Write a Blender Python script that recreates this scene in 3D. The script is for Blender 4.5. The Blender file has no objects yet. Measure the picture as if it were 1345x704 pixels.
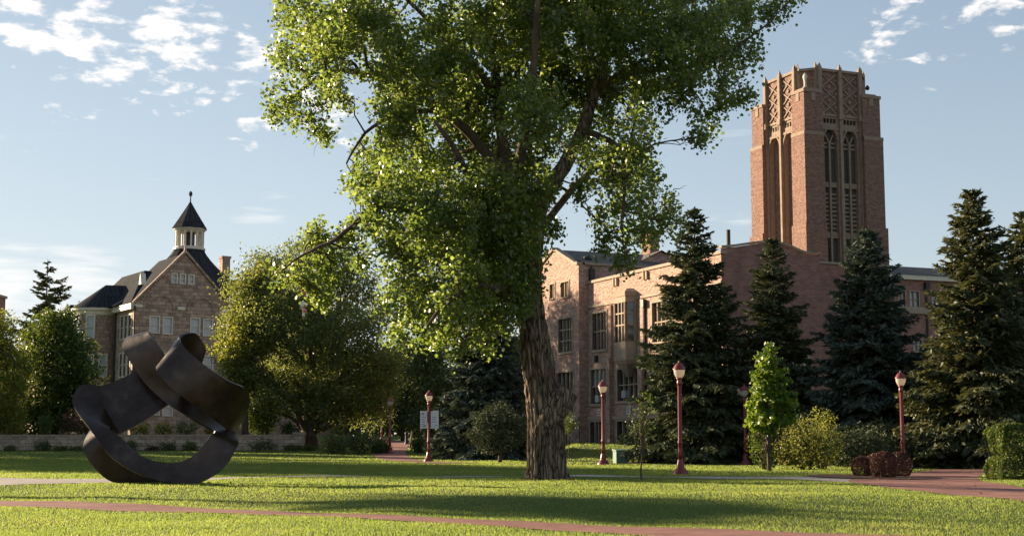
import bpy, bmesh, math, random
import numpy as np
from mathutils import Vector, Matrix, noise as mnoise

S = bpy.context.scene
COL = S.collection
rng = np.random.default_rng(11)
random.seed(5)
R = math.radians

# ------------------------------------------------------------------ camera
FPX, PW, PH = 1870.0, 1345.0, 704.0            # focal length in photo pixels, photo size
CAMZ = 1.45
PITCH = math.atan(222.0 / FPX)
cam = bpy.data.cameras.new('camera'); camo = bpy.data.objects.new('camera', cam); COL.objects.link(camo)
cam.lens = FPX / PW * 36.0; cam.sensor_width = 36.0; cam.sensor_fit = 'HORIZONTAL'
cam.clip_start = 0.1; cam.clip_end = 9000
camo.location = (0, 0, CAMZ); camo.rotation_euler = (math.pi / 2 + PITCH, 0, 0)
S.camera = camo

# ------------------------------------------------------------------ light
SUN_EL = 13.5
SUN_H = Vector((-0.855, 0.52, 0)).normalized()
SUN_ROT = math.atan2(SUN_H.x, SUN_H.y)
sun = bpy.data.lights.new('sun', 'SUN'); suno = bpy.data.objects.new('sun', sun); COL.objects.link(suno)
sun.energy = 4.9; sun.angle = R(0.6); sun.color = (1.0, 0.80, 0.55)
sd = Vector((SUN_H.x * math.cos(R(SUN_EL)), SUN_H.y * math.cos(R(SUN_EL)), math.sin(R(SUN_EL))))
suno.rotation_euler = (-sd).to_track_quat('-Z', 'Y').to_euler()
suno.location = sd * 200

vs = S.view_settings
vs.view_transform = 'Standard'; vs.look = 'None'; vs.gamma = 1.0; vs.use_curve_mapping = False
vs.exposure = 1.6
c = S.cycles
c.max_bounces = 6; c.diffuse_bounces = 3; c.glossy_bounces = 3; c.transmission_bounces = 4; c.transparent_max_bounces = 6
c.caustics_reflective = False; c.caustics_refractive = False
c.use_adaptive_sampling = True; c.adaptive_threshold = 0.015
c.use_denoising = True
c.sample_clamp_indirect = 6.0

# photo pixel -> world at depth y
def ray(px, py):
    u = (px - PW / 2) / FPX; v = (PH / 2 - py) / FPX
    return Vector((u, math.cos(PITCH) - v * math.sin(PITCH), math.sin(PITCH) + v * math.cos(PITCH)))
def P(px, py, y):
    d = ray(px, py)
    return Vector((0, 0, CAMZ)) + d * (y / d.y)

world = bpy.data.worlds.new('World'); S.world = world
world.use_nodes = True
nt = world.node_tree; N = nt.nodes; L = nt.links
N.clear()
def nd(tree, typ, **kw):
    n = tree.nodes.new(typ)
    for k, v in kw.items():
        if k == 'inputs':
            for kk, vv in v.items(): n.inputs[kk].default_value = vv
        else: setattr(n, k, v)
    return n
sky = nd(nt, 'ShaderNodeTexSky', sky_type='NISHITA')
sky.sun_disc = False; sky.sun_elevation = R(SUN_EL); sky.sun_rotation = SUN_ROT
sky.altitude = 1600; sky.air_density = 1.0; sky.dust_density = 0.5; sky.ozone_density = 1.6
tc = nd(nt, 'ShaderNodeTexCoord')
# cloud plane coordinates: direction / (z + k)
sep = nd(nt, 'ShaderNodeSeparateXYZ'); L.new(tc.outputs['Generated'], sep.inputs[0])
def mth(tree, op, a, b=None, clamp=False):
    n = tree.nodes.new('ShaderNodeMath'); n.operation = op; n.use_clamp = clamp
    for i, x in enumerate((a, b)):
        if x is None: continue
        if isinstance(x, (int, float)): n.inputs[i].default_value = x
        else: tree.links.new(x, n.inputs[i])
    return n.outputs[0]
zz = mth(nt, 'MAXIMUM', sep.outputs[2], 0.0)
zk = mth(nt, 'ADD', zz, 0.22)
cx = mth(nt, 'DIVIDE', sep.outputs[0], zk); cy = mth(nt, 'DIVIDE', sep.outputs[1], zk)
comb = nd(nt, 'ShaderNodeCombineXYZ'); L.new(cx, comb.inputs[0]); L.new(cy, comb.inputs[1])
big = nd(nt, 'ShaderNodeTexNoise', inputs={'Scale': 8.0, 'Detail': 2.0, 'Roughness': 0.5}); L.new(comb.outputs[0], big.inputs['Vector'])
fine = nd(nt, 'ShaderNodeTexNoise', inputs={'Scale': 17.0, 'Detail': 8.0, 'Roughness': 0.58, 'Distortion': 0.15}); L.new(comb.outputs[0], fine.inputs['Vector'])
# where clouds gather: soft patches in given directions
def patch(px, py, rad_px, amp):
    d = ray(px, py).normalized()
    dp = nd(nt, 'ShaderNodeVectorMath', operation='DOT_PRODUCT'); L.new(tc.outputs['Generated'], dp.inputs[0]); dp.inputs[1].default_value = d
    a = mth(nt, 'ARCCOSINE', mth(nt, 'MINIMUM', dp.outputs['Value'], 0.99999))
    t = mth(nt, 'SUBTRACT', 1.0, mth(nt, 'DIVIDE', a, rad_px / FPX), clamp=True)
    sm = nd(nt, 'ShaderNodeMapRange', interpolation_type='SMOOTHSTEP'); L.new(t, sm.inputs[0]); sm.inputs['To Max'].default_value = amp
    return sm.outputs[0]
msk = None
for a in ((30, 20, 150, .30), (110, 35, 150, .30), (230, 60, 160, .33), (330, 90, 130, .27), (150, 95, 130, .27), (250, 130, 80, .26), (345, 170, 80, .26), (430, 150, 130, .27), (60, 150, 90, .22), (1160, 40, 150, .22),
          (1200, 25, 190, .22), (1320, 5, 160, .23), (1060, 40, 90, .14), (-150, 60, 200, .25), (520, 40, 160, .2)):
    o = patch(*a)
    msk = o if msk is None else mth(nt, 'MAXIMUM', msk, o)
val = mth(nt, 'ADD', mth(nt, 'ADD', mth(nt, 'MULTIPLY', fine.outputs[0], 0.75), mth(nt, 'MULTIPLY', big.outputs[0], 0.25)), msk)
cr = nd(nt, 'ShaderNodeMapRange', interpolation_type='SMOOTHSTEP'); L.new(val, cr.inputs[0])
cr.inputs['From Min'].default_value = 0.72; cr.inputs['From Max'].default_value = 0.84; cr.inputs['To Max'].default_value = 0.95
# long thin bank low over the left horizon
st = nd(nt, 'ShaderNodeMapping'); L.new(tc.outputs['Generated'], st.inputs[0]); st.inputs['Scale'].default_value = (6, 6, 55)
ban = nd(nt, 'ShaderNodeTexNoise', inputs={'Scale': 1.3, 'Detail': 5.0, 'Roughness': 0.55, 'Distortion': .3}); L.new(st.outputs[0], ban.inputs['Vector'])
bm_ = None
for a in ((-20, 385, 150, .30), (80, 395, 120, .30), (-150, 390, 200, .3), (345, 275, 90, .15), (215, 255, 80, .14), (350, 345, 100, .12)):
    o = patch(*a); bm_ = o if bm_ is None else mth(nt, 'MAXIMUM', bm_, o)
bv = mth(nt, 'ADD', ban.outputs[0], bm_)
br = nd(nt, 'ShaderNodeMapRange', interpolation_type='SMOOTHSTEP'); L.new(bv, br.inputs[0])
br.inputs['From Min'].default_value = 0.66; br.inputs['From Max'].default_value = 0.92; br.inputs['To Max'].default_value = 0.8
cl = mth(nt, 'MAXIMUM', cr.outputs[0], br.outputs[0])
hs = nd(nt, 'ShaderNodeHueSaturation', inputs={'Saturation': 0.84, 'Value': 0.80}); L.new(sky.outputs[0], hs.inputs['Color'])
# the bright glow round the low sun is held back: c / (1 + k c)
vk = nd(nt, 'ShaderNodeVectorMath', operation='MULTIPLY_ADD'); L.new(hs.outputs[0], vk.inputs[0]); vk.inputs[1].default_value = (.27,) * 3; vk.inputs[2].default_value = (1,) * 3
vd = nd(nt, 'ShaderNodeVectorMath', operation='DIVIDE'); L.new(hs.outputs[0], vd.inputs[0]); L.new(vk.outputs[0], vd.inputs[1])
mx = nd(nt, 'ShaderNodeMixRGB'); L.new(cl, mx.inputs[0]); L.new(vd.outputs[0], mx.inputs[1]); mx.inputs[2].default_value = (2.9, 2.8, 2.72, 1)
bg = nd(nt, 'ShaderNodeBackground'); L.new(mx.outputs[0], bg.inputs[0]); bg.inputs[1].default_value = 0.13
wo = nd(nt, 'ShaderNodeOutputWorld'); L.new(bg.outputs[0], wo.inputs[0])

# ------------------------------------------------------------------ helpers
def smooth(a, b, x):
    t = min(1.0, max(0.0, (x - a) / (b - a))); return t * t * (3 - 2 * t)

class MB:
    """collects faces, then links them as ONE mesh object"""
    def __init__(s): s.v = []; s.f = []
    def add(s, vs, fs):
        o = len(s.v); s.v.extend([tuple(x) for x in vs]); s.f.extend([tuple(i + o for i in f) for f in fs])
    def obox(s, c, ux, uy, uz, sx, sy, sz):
        c = Vector(c); a = ux * (sx / 2); b = uy * (sy / 2); d = uz * (sz / 2)
        v = [c + i * a + j * b + k * d for k in (-1, 1) for j in (-1, 1) for i in (-1, 1)]
        s.add(v, [(0, 2, 3, 1), (4, 5, 7, 6), (0, 1, 5, 4), (2, 6, 7, 3), (0, 4, 6, 2), (1, 3, 7, 5)])
    def box(s, x0, x1, y0, y1, z0, z1):
        s.obox(((x0 + x1) / 2, (y0 + y1) / 2, (z0 + z1) / 2), Vector((1, 0, 0)), Vector((0, 1, 0)), Vector((0, 0, 1)), abs(x1 - x0), abs(y1 - y0), abs(z1 - z0))
    def lathe(s, prof, seg=16, c=(0, 0, 0)):
        n = len(prof); vs = []
        for r, z in prof:
            for k in range(seg):
                a = 2 * math.pi * k / seg; vs.append((c[0] + r * math.cos(a), c[1] + r * math.sin(a), c[2] + z))
        fs = []
        for i in range(n - 1):
            for k in range(seg):
                k2 = (k + 1) % seg
                fs.append((i * seg + k, i * seg + k2, (i + 1) * seg + k2, (i + 1) * seg + k))
        fs.append(tuple(range(seg))[::-1]); fs.append(tuple((n - 1) * seg + k for k in range(seg)))
        s.add(vs, fs)
    def tube(s, pts, rad, seg=8, cap=True, rough=0.0, seed=0):
        pts = [Vector(p) for p in pts]; n = len(pts); vs = []
        up = Vector((0.13, 0.21, 1)).normalized(); t0 = (pts[1] - pts[0]).normalized()
        a = t0.cross(up)
        if a.length < .05: a = t0.cross(Vector((1, 0, 0)))
        a.normalize()
        for i, p in enumerate(pts):
            t = (pts[min(i + 1, n - 1)] - pts[max(i - 1, 0)]).normalized()
            a = (a - t * a.dot(t)).normalized(); b = t.cross(a)
            for k in range(seg):
                g = 2 * math.pi * k / seg
                r = rad[i]
                if rough:
                    r *= 1 + rough * mnoise.noise(Vector((math.cos(g) * 2 + seed, math.sin(g) * 2, i * .5)))
                vs.append(p + (a * math.cos(g) + b * math.sin(g)) * r)
        fs = []
        for i in range(n - 1):
            for k in range(seg):
                k2 = (k + 1) % seg
                fs.append((i * seg + k, i * seg + k2, (i + 1) * seg + k2, (i + 1) * seg + k))
        if cap:
            fs.append(tuple(range(seg))[::-1]); fs.append(tuple((n - 1) * seg + k for k in range(seg)))
        s.add(vs, fs)
    def build(s, name, mat, parent=None, smooth_=False, uv=True):
        me = bpy.data.meshes.new(name); me.from_pydata(s.v, [], s.f); me.update()
        if uv: auto_uv(me)
        if smooth_: me.shade_smooth()
        return link(name, me, mat, parent)

def link(name, me, mat, parent=None):
    o = bpy.data.objects.new(name, me); COL.objects.link(o)
    if mat is not None: me.materials.append(mat)
    if parent is not None: o.parent = parent
    return o

def auto_uv(me):
    uvl = me.uv_layers.new(name='UVMap')
    nl = len(me.loops)
    co = np.empty(len(me.vertices) * 3); me.vertices.foreach_get('co', co); co = co.reshape(-1, 3)
    vi = np.empty(nl, dtype=np.int32); me.loops.foreach_get('vertex_index', vi)
    npoly = len(me.polygons)
    nr = np.empty(npoly * 3); me.polygons.foreach_get('normal', nr); nr = nr.reshape(-1, 3)
    lt = np.empty(npoly, dtype=np.int32); me.polygons.foreach_get('loop_total', lt)
    ln = np.repeat(nr, lt, axis=0)
    p = co[vi]
    flat = np.abs(ln[:, 2]) > .92
    tx = -ln[:, 1]; ty = ln[:, 0]
    m = np.sqrt(tx * tx + ty * ty) + 1e-9
    u = np.where(flat, p[:, 0], (p[:, 0] * tx + p[:, 1] * ty) / m)
    v = np.where(flat, p[:, 1], p[:, 2] / np.maximum(np.sqrt(np.maximum(1 - ln[:, 2] ** 2, 0)), .2))
    uvl.data.foreach_set('uv', np.stack([u, v], 1).astype(np.float32).ravel())

def tag(o, label=None, cat=None, group=None, kind=None):
    if label: o['label'] = label
    if cat: o['category'] = cat
    if group: o['group'] = group
    if kind: o['kind'] = kind
    return o
def empty(name, loc=(0, 0, 0), rz=0, label=None, cat=None, group=None):
    o = bpy.data.objects.new(name, None); COL.objects.link(o); o.location = loc; o.rotation_euler = (0, 0, rz)
    o.empty_display_size = .3
    return tag(o, label, cat, group)
def dup(root, loc, rz=0, sc=1.0, label=None, group=None):
    r = root.copy(); COL.objects.link(r); r.location = loc; r.rotation_euler = (0, 0, rz); r.scale = (sc, sc, sc)
    if label: r['label'] = label
    if group: r['group'] = group
    for ch in list(root.children):
        cc = ch.copy(); COL.objects.link(cc); cc.parent = r
        for g in ch.children:
            d = g.copy(); COL.objects.link(d); d.parent = cc
    return r

# ------------------------------------------------------------------ materials
def base_mat(name, rough=.8, spec=.3, metallic=0.0):
    m = bpy.data.materials.new(name); m.use_nodes = True
    t = m.node_tree; b = t.nodes['Principled BSDF']
    b.inputs['Roughness'].default_value = rough; b.inputs['Metallic'].default_value = metallic
    b.inputs['Specular IOR Level'].default_value = spec
    return m, t, b
def ramp(t, fac, stops):
    r = t.nodes.new('ShaderNodeValToRGB'); e = r.color_ramp.elements
    while len(e) < len(stops): e.new(.5)
    for i, (p, col) in enumerate(stops):
        e[i].position = p; e[i].color = (*col, 1)
    t.links.new(fac, r.inputs[0]); return r.outputs[0]
def noisy(name, c1, c2, scale=3, rough=.8, bump=0.0, detail=6, metallic=0.0, spec=.3, stretch=(1, 1, 1), bscale=None, c3=None):
    m, t, b = base_mat(name, rough, spec, metallic)
    co = t.nodes.new('ShaderNodeTexCoord'); mp = t.nodes.new('ShaderNodeMapping'); mp.inputs['Scale'].default_value = stretch
    t.links.new(co.outputs['Object'], mp.inputs[0])
    n = t.nodes.new('ShaderNodeTexNoise'); n.inputs['Scale'].default_value = scale; n.inputs['Detail'].default_value = detail; n.inputs['Roughness'].default_value = .62
    t.links.new(mp.outputs[0], n.inputs['Vector'])
    stops = [(.32, c1), (.68, c2)] if c3 is None else [(.3, c1), (.5, c2), (.72, c3)]
    t.links.new(ramp(t, n.outputs[0], stops), b.inputs['Base Color'])
    if bump:
        n2 = t.nodes.new('ShaderNodeTexNoise'); n2.inputs['Scale'].default_value = bscale or scale * 4; n2.inputs['Detail'].default_value = 5
        t.links.new(mp.outputs[0], n2.inputs['Vector'])
        bp = t.nodes.new('ShaderNodeBump'); bp.inputs['Strength'].default_value = min(bump, 1); bp.inputs['Distance'].default_value = .05
        t.links.new(n2.outputs[0], bp.inputs['Height']); t.links.new(bp.outputs[0], b.inputs['Normal'])
    return m
def brick(name, c1, c2, mortar, w=.32, h=.11, mo=.012, rough=.85, bump=.6, var=(.55, 1.35), nscale=1.2, rel=.03, speck=0.0, lump=0.0):
    """courses laid out in metres along each wall"""
    m, t, b = base_mat(name, rough, .2)
    uv = t.nodes.new('ShaderNodeUVMap')
    bk = t.nodes.new('ShaderNodeTexBrick'); t.links.new(uv.outputs[0], bk.inputs['Vector'])
    bk.inputs['Scale'].default_value = 1; bk.inputs['Brick Width'].default_value = w; bk.inputs['Row Height'].default_value = h
    bk.inputs['Mortar Size'].default_value = mo; bk.inputs['Mortar Smooth'].default_value = .3; bk.inputs['Bias'].default_value = 0
    bk.inputs['Color1'].default_value = (*c1, 1); bk.inputs['Color2'].default_value = (*c2, 1); bk.inputs['Mortar'].default_value = (*mortar, 1)
    n = t.nodes.new('ShaderNodeTexNoise'); n.inputs['Scale'].default_value = nscale; n.inputs['Detail'].default_value = 8; n.inputs['Roughness'].default_value = .7
    t.links.new(uv.outputs[0], n.inputs['Vector'])
    mr = t.nodes.new('ShaderNodeMapRange'); t.links.new(n.outputs[0], mr.inputs[0])
    mr.inputs['From Min'].default_value = .3; mr.inputs['From Max'].default_value = .7; mr.inputs['To Min'].default_value = var[0]; mr.inputs['To Max'].default_value = var[1]
    mu = t.nodes.new('ShaderNodeMixRGB'); mu.blend_type = 'MULTIPLY'; mu.inputs[0].default_value = 1
    t.links.new(bk.outputs['Color'], mu.inputs[1]); t.links.new(mr.outputs[0], mu.inputs[2])
    t.links.new(mu.outputs[0], b.inputs['Base Color'])
    # relief: every brick sits at its own depth, plus a rough face
    hgt = mth(t, 'SUBTRACT', mth(t, 'MULTIPLY', sepr(t, bk.outputs['Color']), 2.2), mth(t, 'MULTIPLY', bk.outputs['Fac'], .6))
    n2 = t.nodes.new('ShaderNodeTexNoise'); n2.inputs['Scale'].default_value = 3.2 / h * .35; n2.inputs['Detail'].default_value = 4
    t.links.new(uv.outputs[0], n2.inputs['Vector'])
    hh = mth(t, 'ADD', hgt, mth(t, 'MULTIPLY', n2.outputs[0], .9 + speck))
    if lump:                                    # clinker bricks that stand proud of the wall
        sx_ = t.nodes.new('ShaderNodeMapping'); sx_.inputs['Scale'].default_value = (3.2, 5.0, 1); t.links.new(uv.outputs[0], sx_.inputs[0])
        n3 = t.nodes.new('ShaderNodeTexNoise'); n3.inputs['Scale'].default_value = 1.0; n3.inputs['Detail'].default_value = 2.5; n3.inputs['Roughness'].default_value = .6
        t.links.new(sx_.outputs[0], n3.inputs['Vector']); hh = mth(t, 'ADD', hh, mth(t, 'MULTIPLY', n3.outputs[0], lump))
    bp = t.nodes.new('ShaderNodeBump'); bp.inputs['Strength'].default_value = bump; bp.inputs['Distance'].default_value = rel
    t.links.new(hh, bp.inputs['Height']); t.links.new(bp.outputs[0], b.inputs['Normal'])
    return m
def sepr(t, col):
    s = t.nodes.new('ShaderNodeSeparateColor'); t.links.new(col, s.inputs[0]); return s.outputs[0]

def foliage(name, stops, trans, tmix=.45, gloss=.5, rough=.42):
    """leaf: per-leaf colour from the attribute 'rnd', light passing through"""
    m = bpy.data.materials.new(name); m.use_nodes = True; t = m.node_tree; b = t.nodes['Principled BSDF']; out = t.nodes['Material Output']
    at = t.nodes.new('ShaderNodeAttribute'); at.attribute_name = 'rnd'
    t.links.new(ramp(t, at.outputs['Fac'], stops), b.inputs['Base Color'])
    b.inputs['Roughness'].default_value = rough; b.inputs['Specular IOR Level'].default_value = gloss
    tr = t.nodes.new('ShaderNodeBsdfTranslucent')
    t.links.new(ramp(t, at.outputs['Fac'], trans), tr.inputs[0])
    mx = t.nodes.new('ShaderNodeMixShader'); mx.inputs[0].default_value = tmix
    t.links.new(b.outputs[0], mx.inputs[1]); t.links.new(tr.outputs[0], mx.inputs[2]); t.links.new(mx.outputs[0], out.inputs['Surface'])
    return m

M = {}
M['brick'] = brick('clinker_brick', (.60, .39, .30), (.37, .21, .165), (.46, .36, .30), w=.32, h=.11, bump=1, rel=.09, var=(.8, 1.2), nscale=2.2, speck=.2, lump=1.55)
M['brick_far_shade'] = brick('far_or_shaded_brick', (.34, .16, .12), (.23, .105, .082), (.28, .22, .19), w=.36, h=.12, bump=.4, rel=.02, var=(.75, 1.2))  # far buildings, and the hall's front with its shade put into the colour
M['tower_brick'] = brick('tower_brick', (.345, .20, .148), (.215, .115, .09), (.28, .21, .17), w=.36, h=.12, bump=1, rel=.10, var=(.8, 1.2), nscale=2.0, speck=.2, lump=1.55)
M['sandstone'] = brick('rough_sandstone', (.45, .325, .245), (.26, .18, .138), (.26, .195, .155), w=.85, h=.42, mo=.025, bump=.8, rel=.08, var=(.65, 1.35), nscale=1.6)
M['base_stone'] = brick('base_stone', (.30, .22, .17), (.19, .14, .115), (.20, .16, .13), w=.7, h=.3, mo=.02, bump=.6, rel=.04)
M['wall_stone'] = brick('wall_stone', (.46, .35, .26), (.31, .235, .18), (.2, .16, .13), w=1.1, h=.28, mo=.02, bump=.6, rel=.04, nscale=2)
M['limestone'] = noisy('limestone', (.27, .205, .15), (.38, .295, .22), 2.5, .85, .2, bscale=8)
M['tower_stone'] = noisy('weathered_tower_stone', (.22, .155, .115), (.31, .23, .17), 2.5, .85, .2, bscale=8)
M['cream_paint'] = noisy('cream_paint', (.56, .50, .40), (.70, .64, .53), 2, .6)
M['slate'] = brick('slate_roof', (.048, .050, .055), (.030, .032, .036), (.02, .02, .023), w=.5, h=3.2, mo=.05, bump=.35, rel=.04, rough=.95, var=(.75, 1.25))
M['slate'].node_tree.nodes['Principled BSDF'].inputs['Specular IOR Level'].default_value = .04
M['shingle'] = brick('shingle_roof', (.17, .145, .13), (.12, .105, .095), (.08, .07, .065), w=.45, h=.22, mo=.02, bump=.3, rel=.02, rough=.8)
M['glass'], _t, _b = base_mat('window_glass', .06, 1.0); _b.inputs['Base Color'].default_value = (.035, .04, .045, 1)
M['blind'] = noisy('window_blind', (.30, .33, .35), (.40, .43, .45), .8, .25, spec=.8)
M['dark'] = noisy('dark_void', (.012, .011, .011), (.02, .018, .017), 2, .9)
M['louvre_shade'] = noisy('shaded_weathered_louvre', (.06, .052, .046), (.10, .088, .078), 3, .85)  # grey louvres with the shade between them put into the tone
M['metal_dark'] = noisy('dark_metal', (.02, .02, .02), (.04, .035, .03), 3, .5)
M['lamp_red'] = noisy('lamp_maroon_paint', (.16, .026, .024), (.22, .04, .034), 4, .38, spec=.5)
M['bark'] = noisy('furrowed_bark', (.040, .028, .021), (.15, .108, .080), 5, .95, .9, stretch=(1, 1, .22), bscale=14)
m_, t_, b_ = base_mat('plated_bark', .95, .15)
co_ = t_.nodes.new('ShaderNodeTexCoord'); mp_ = t_.nodes.new('ShaderNodeMapping'); mp_.inputs['Scale'].default_value = (1, 1, .15); t_.links.new(co_.outputs['Object'], mp_.inputs[0])
ns_ = t_.nodes.new('ShaderNodeTexNoise'); ns_.inputs['Scale'].default_value = 6; ns_.inputs['Detail'].default_value = 6; t_.links.new(mp_.outputs[0], ns_.inputs['Vector'])
ad_ = t_.nodes.new('ShaderNodeMixRGB'); ad_.blend_type = 'LINEAR_LIGHT'; ad_.inputs[0].default_value = .12; t_.links.new(mp_.outputs[0], ad_.inputs[1]); t_.links.new(ns_.outputs['Color'], ad_.inputs[2])
vo_ = t_.nodes.new('ShaderNodeTexVoronoi'); vo_.feature = 'DISTANCE_TO_EDGE'; vo_.inputs['Scale'].default_value = 7.5; t_.links.new(ad_.outputs[0], vo_.inputs['Vector'])
fac_ = mth(t_, 'ADD', mth(t_, 'MULTIPLY', vo_.outputs['Distance'], 2.6, True), mth(t_, 'MULTIPLY', mth(t_, 'SUBTRACT', ns_.outputs[0], .5), .7), True)
t_.links.new(ramp(t_, fac_, [(.03, (.030, .021, .015)), (.22, (.165, .118, .085)), (.8, (.33, .25, .185))]), b_.inputs['Base Color'])
bp_ = t_.nodes.new('ShaderNodeBump'); bp_.inputs['Strength'].default_value = 1; bp_.inputs['Distance'].default_value = .09; t_.links.new(fac_, bp_.inputs['Height']); t_.links.new(bp_.outputs[0], b_.inputs['Normal'])
M['bark'] = m_
M['limb'] = noisy('limb_bark', (.05, .035, .027), (.14, .10, .075), 4, .95, .6, stretch=(1, 1, .4), bscale=12)
M['cutwood'] = noisy('cut_wood', (.24, .16, .10), (.34, .24, .15), 6, .9, .3)
M['steel'], _t, _b = base_mat('bronzed_steel', .42, .5, .7)
_co = _t.nodes.new('ShaderNodeTexCoord'); _n = _t.nodes.new('ShaderNodeTexNoise'); _n.inputs['Scale'].default_value = 1.6; _n.inputs['Detail'].default_value = 9; _n.inputs['Roughness'].default_value = .68
_t.links.new(_co.outputs['Object'], _n.inputs['Vector'])
_t.links.new(ramp(_t, _n.outputs[0], [(.3, (.032, .021, .017)), (.55, (.058, .040, .032)), (.75, (.105, .075, .06))]), _b.inputs['Base Color'])
_t.links.new(ramp(_t, _n.outputs[0], [(.3, (.24,) * 3), (.7, (.42,) * 3)]), _b.inputs['Roughness'])
# ------------------------------------------------------------------ ground
WALL_Y = 113.0
def gz_np(x, y):
    x = np.asarray(x, float); y = np.asarray(y, float)
    def sm(a, b, t):
        t = np.clip((t - a) / (b - a), 0, 1); return t * t * (3 - 2 * t)
    z = .9 * sm(88, 140, y) + .5 * sm(140, 260, y)
    z = np.maximum(z, 1.0 * sm(79, 97, y) * sm(1.0, 4.5, x))
    z = np.where(x < -17.0, np.maximum(z, 1.62 * sm(WALL_Y + .15, WALL_Y + .75, y)), z)
    # berms of the lawn
    rc = 41.0 - .27 * (x - 1.0)
    d = (y - 29.9 + .75 * x) * .8; dc = 5.5 + .30 * np.clip(x, 0, 14)       # the lawn falls to the near path
    z = z - .27 * (1 - sm(0, 1, d / dc)) + .10 * np.exp(-((d - dc) / 2.0) ** 2) * sm(-6, 3, x)
    z = z + .07 * sm(-2.6, -6.5, d)
    z = z - .05 * sm(-4, -8, x) * np.exp(-((y - 46) / 6.0) ** 2)
    z = z + .035 * np.sin(x * .55 + y * .23) * np.sin(y * .37 - x * .11) * (y < 110) + .02 * np.sin(x * 1.3 + 1) * np.sin(y * .9) * (y < 60)
    return z
def gz(x, y): return float(gz_np(x, y))
def ground_at(px, py, guess=60.0):
    d = ray(px, py); lo = 8.0
    y = lo
    while y < 400:
        p = Vector((0, 0, CAMZ)) + d * (y / d.y)
        if p.z <= gz(p.x, p.y): return Vector((p.x, p.y, gz(p.x, p.y)))
        y += .05 + y * .0008
    p = P(px, py, guess); p.z = gz(p.x, p.y); return p
def on_ground(px, y):
    p = P(px, 574, y); p.z = gz(p.x, p.y); return p

def lines(parts):
    out = []
    for a, b, st in parts: out += list(np.arange(a, b, st))
    return np.array(out)
gxs = lines(((-3000, -400, 325), (-400, -80, 20), (-80, -30, 1.5), (-30, 28, .45), (28, 80, 1.5), (80, 400, 20), (400, 3300, 325)))
gys = lines(((-300, -20, 20), (-20, 8, 2), (8, 70, .45), (70, 112, .7), (112, 116, .12), (116, 200, 1.5), (200, 400, 10), (400, 6200, 325)))
GX, GY = np.meshgrid(gxs, gys)
GZ = gz_np(GX, GY)
nx, ny = len(gxs), len(gys)
me = bpy.data.meshes.new('ground')
vv = np.stack([GX.ravel(), GY.ravel(), GZ.ravel()], 1)
ii = (np.arange(ny - 1)[:, None] * nx + np.arange(nx - 1)[None, :]).ravel()
ff = np.stack([ii, ii + 1, ii + nx + 1, ii + nx], 1)
def np_mesh(me, vv, ff, attr=None):
    nv, nf, k = len(vv), len(ff), ff.shape[1]
    me.vertices.add(nv); me.vertices.foreach_set('co', vv.astype(np.float32).ravel())
    me.loops.add(nf * k); me.loops.foreach_set('vertex_index', ff.astype(np.int32).ravel())
    me.polygons.add(nf); me.polygons.foreach_set('loop_start', (np.arange(nf) * k).astype(np.int32)); me.polygons.foreach_set('loop_total', np.full(nf, k, np.int32))
    if attr is not None:
        a = me.attributes.new('rnd', 'FLOAT', 'FACE'); a.data.foreach_set('value', attr.astype(np.float32))
    me.update(calc_edges=True)
np_mesh(me, vv, ff); me.shade_smooth()
gm, t, b = base_mat('lawn', .9, .15)
co = t.nodes.new('ShaderNodeTexCoord')
n1 = t.nodes.new('ShaderNodeTexNoise'); n1.inputs['Scale'].default_value = .35; n1.inputs['Detail'].default_value = 8; n1.inputs['Roughness'].default_value = .7
n2 = t.nodes.new('ShaderNodeTexNoise'); n2.inputs['Scale'].default_value = 9; n2.inputs['Detail'].default_value = 6; n2.inputs['Roughness'].default_value = .75
for n in (n1, n2): t.links.new(co.outputs['Object'], n.inputs['Vector'])
f_ = mth(t, 'ADD', mth(t, 'MULTIPLY', n1.outputs[0], .55), mth(t, 'MULTIPLY', n2.outputs[0], .45))
t.links.new(ramp(t, f_, [(.33, (.058, .080, .020)), (.5, (.088, .118, .030)), (.68, (.125, .15, .042))]), b.inputs['Base Color'])
bp = t.nodes.new('ShaderNodeBump'); bp.inputs['Strength'].default_value = .5; bp.inputs['Distance'].default_value = .05; t.links.new(n2.outputs[0], bp.inputs['Height']); t.links.new(bp.outputs[0], b.inputs['Normal'])
tag(link('ground', me, gm), kind='structure')

# ------------------------------------------------------------------ paths, draped 1.5 cm over the lawn
def catmull(pts, n):
    pts = [Vector(p) for p in pts]; out = []
    for i in range(len(pts) - 1):
        p0 = pts[max(i - 1, 0)]; p1 = pts[i]; p2 = pts[i + 1]; p3 = pts[min(i + 2, len(pts) - 1)]
        for k in range(n):
            t_ = k / n
            out.append(.5 * ((2 * p1) + (p2 - p0) * t_ + (2 * p0 - 5 * p1 + 4 * p2 - p3) * t_ ** 2 + (3 * p1 - p0 - 3 * p2 + p3) * t_ ** 3))
    out.append(pts[-1]); return out
POLYS = []
def path(name, left, right, mat, n=14, m=8, up=.018):
    a = catmull([(x, y, 0) for x, y in left], n); b2 = catmull([(x, y, 0) for x, y in right], n)
    POLYS.append(np.array([(p.x, p.y) for p in a] + [(p.x, p.y) for p in b2[::-1]]))
    vs, fs = [], []
    for i in range(len(a)):
        for k in range(m + 1):
            p = a[i].lerp(b2[i], k / m); vs.append((p.x, p.y, gz(p.x, p.y) + up))
    w = m + 1
    for i in range(len(a) - 1):
        for k in range(m): fs.append((i * w + k, i * w + k + 1, (i + 1) * w + k + 1, (i + 1) * w + k))
    mb = MB(); mb.add(vs, fs); o = mb.build(name, mat, None, True); tag(o, kind='structure'); return o
M['paver'] = brick('brick_pavers', (.34, .155, .12), (.24, .105, .085), (.20, .13, .11), w=.22, h=.11, mo=.008, bump=.3, rel=.01, var=(.7, 1.3), nscale=.8)
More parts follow.
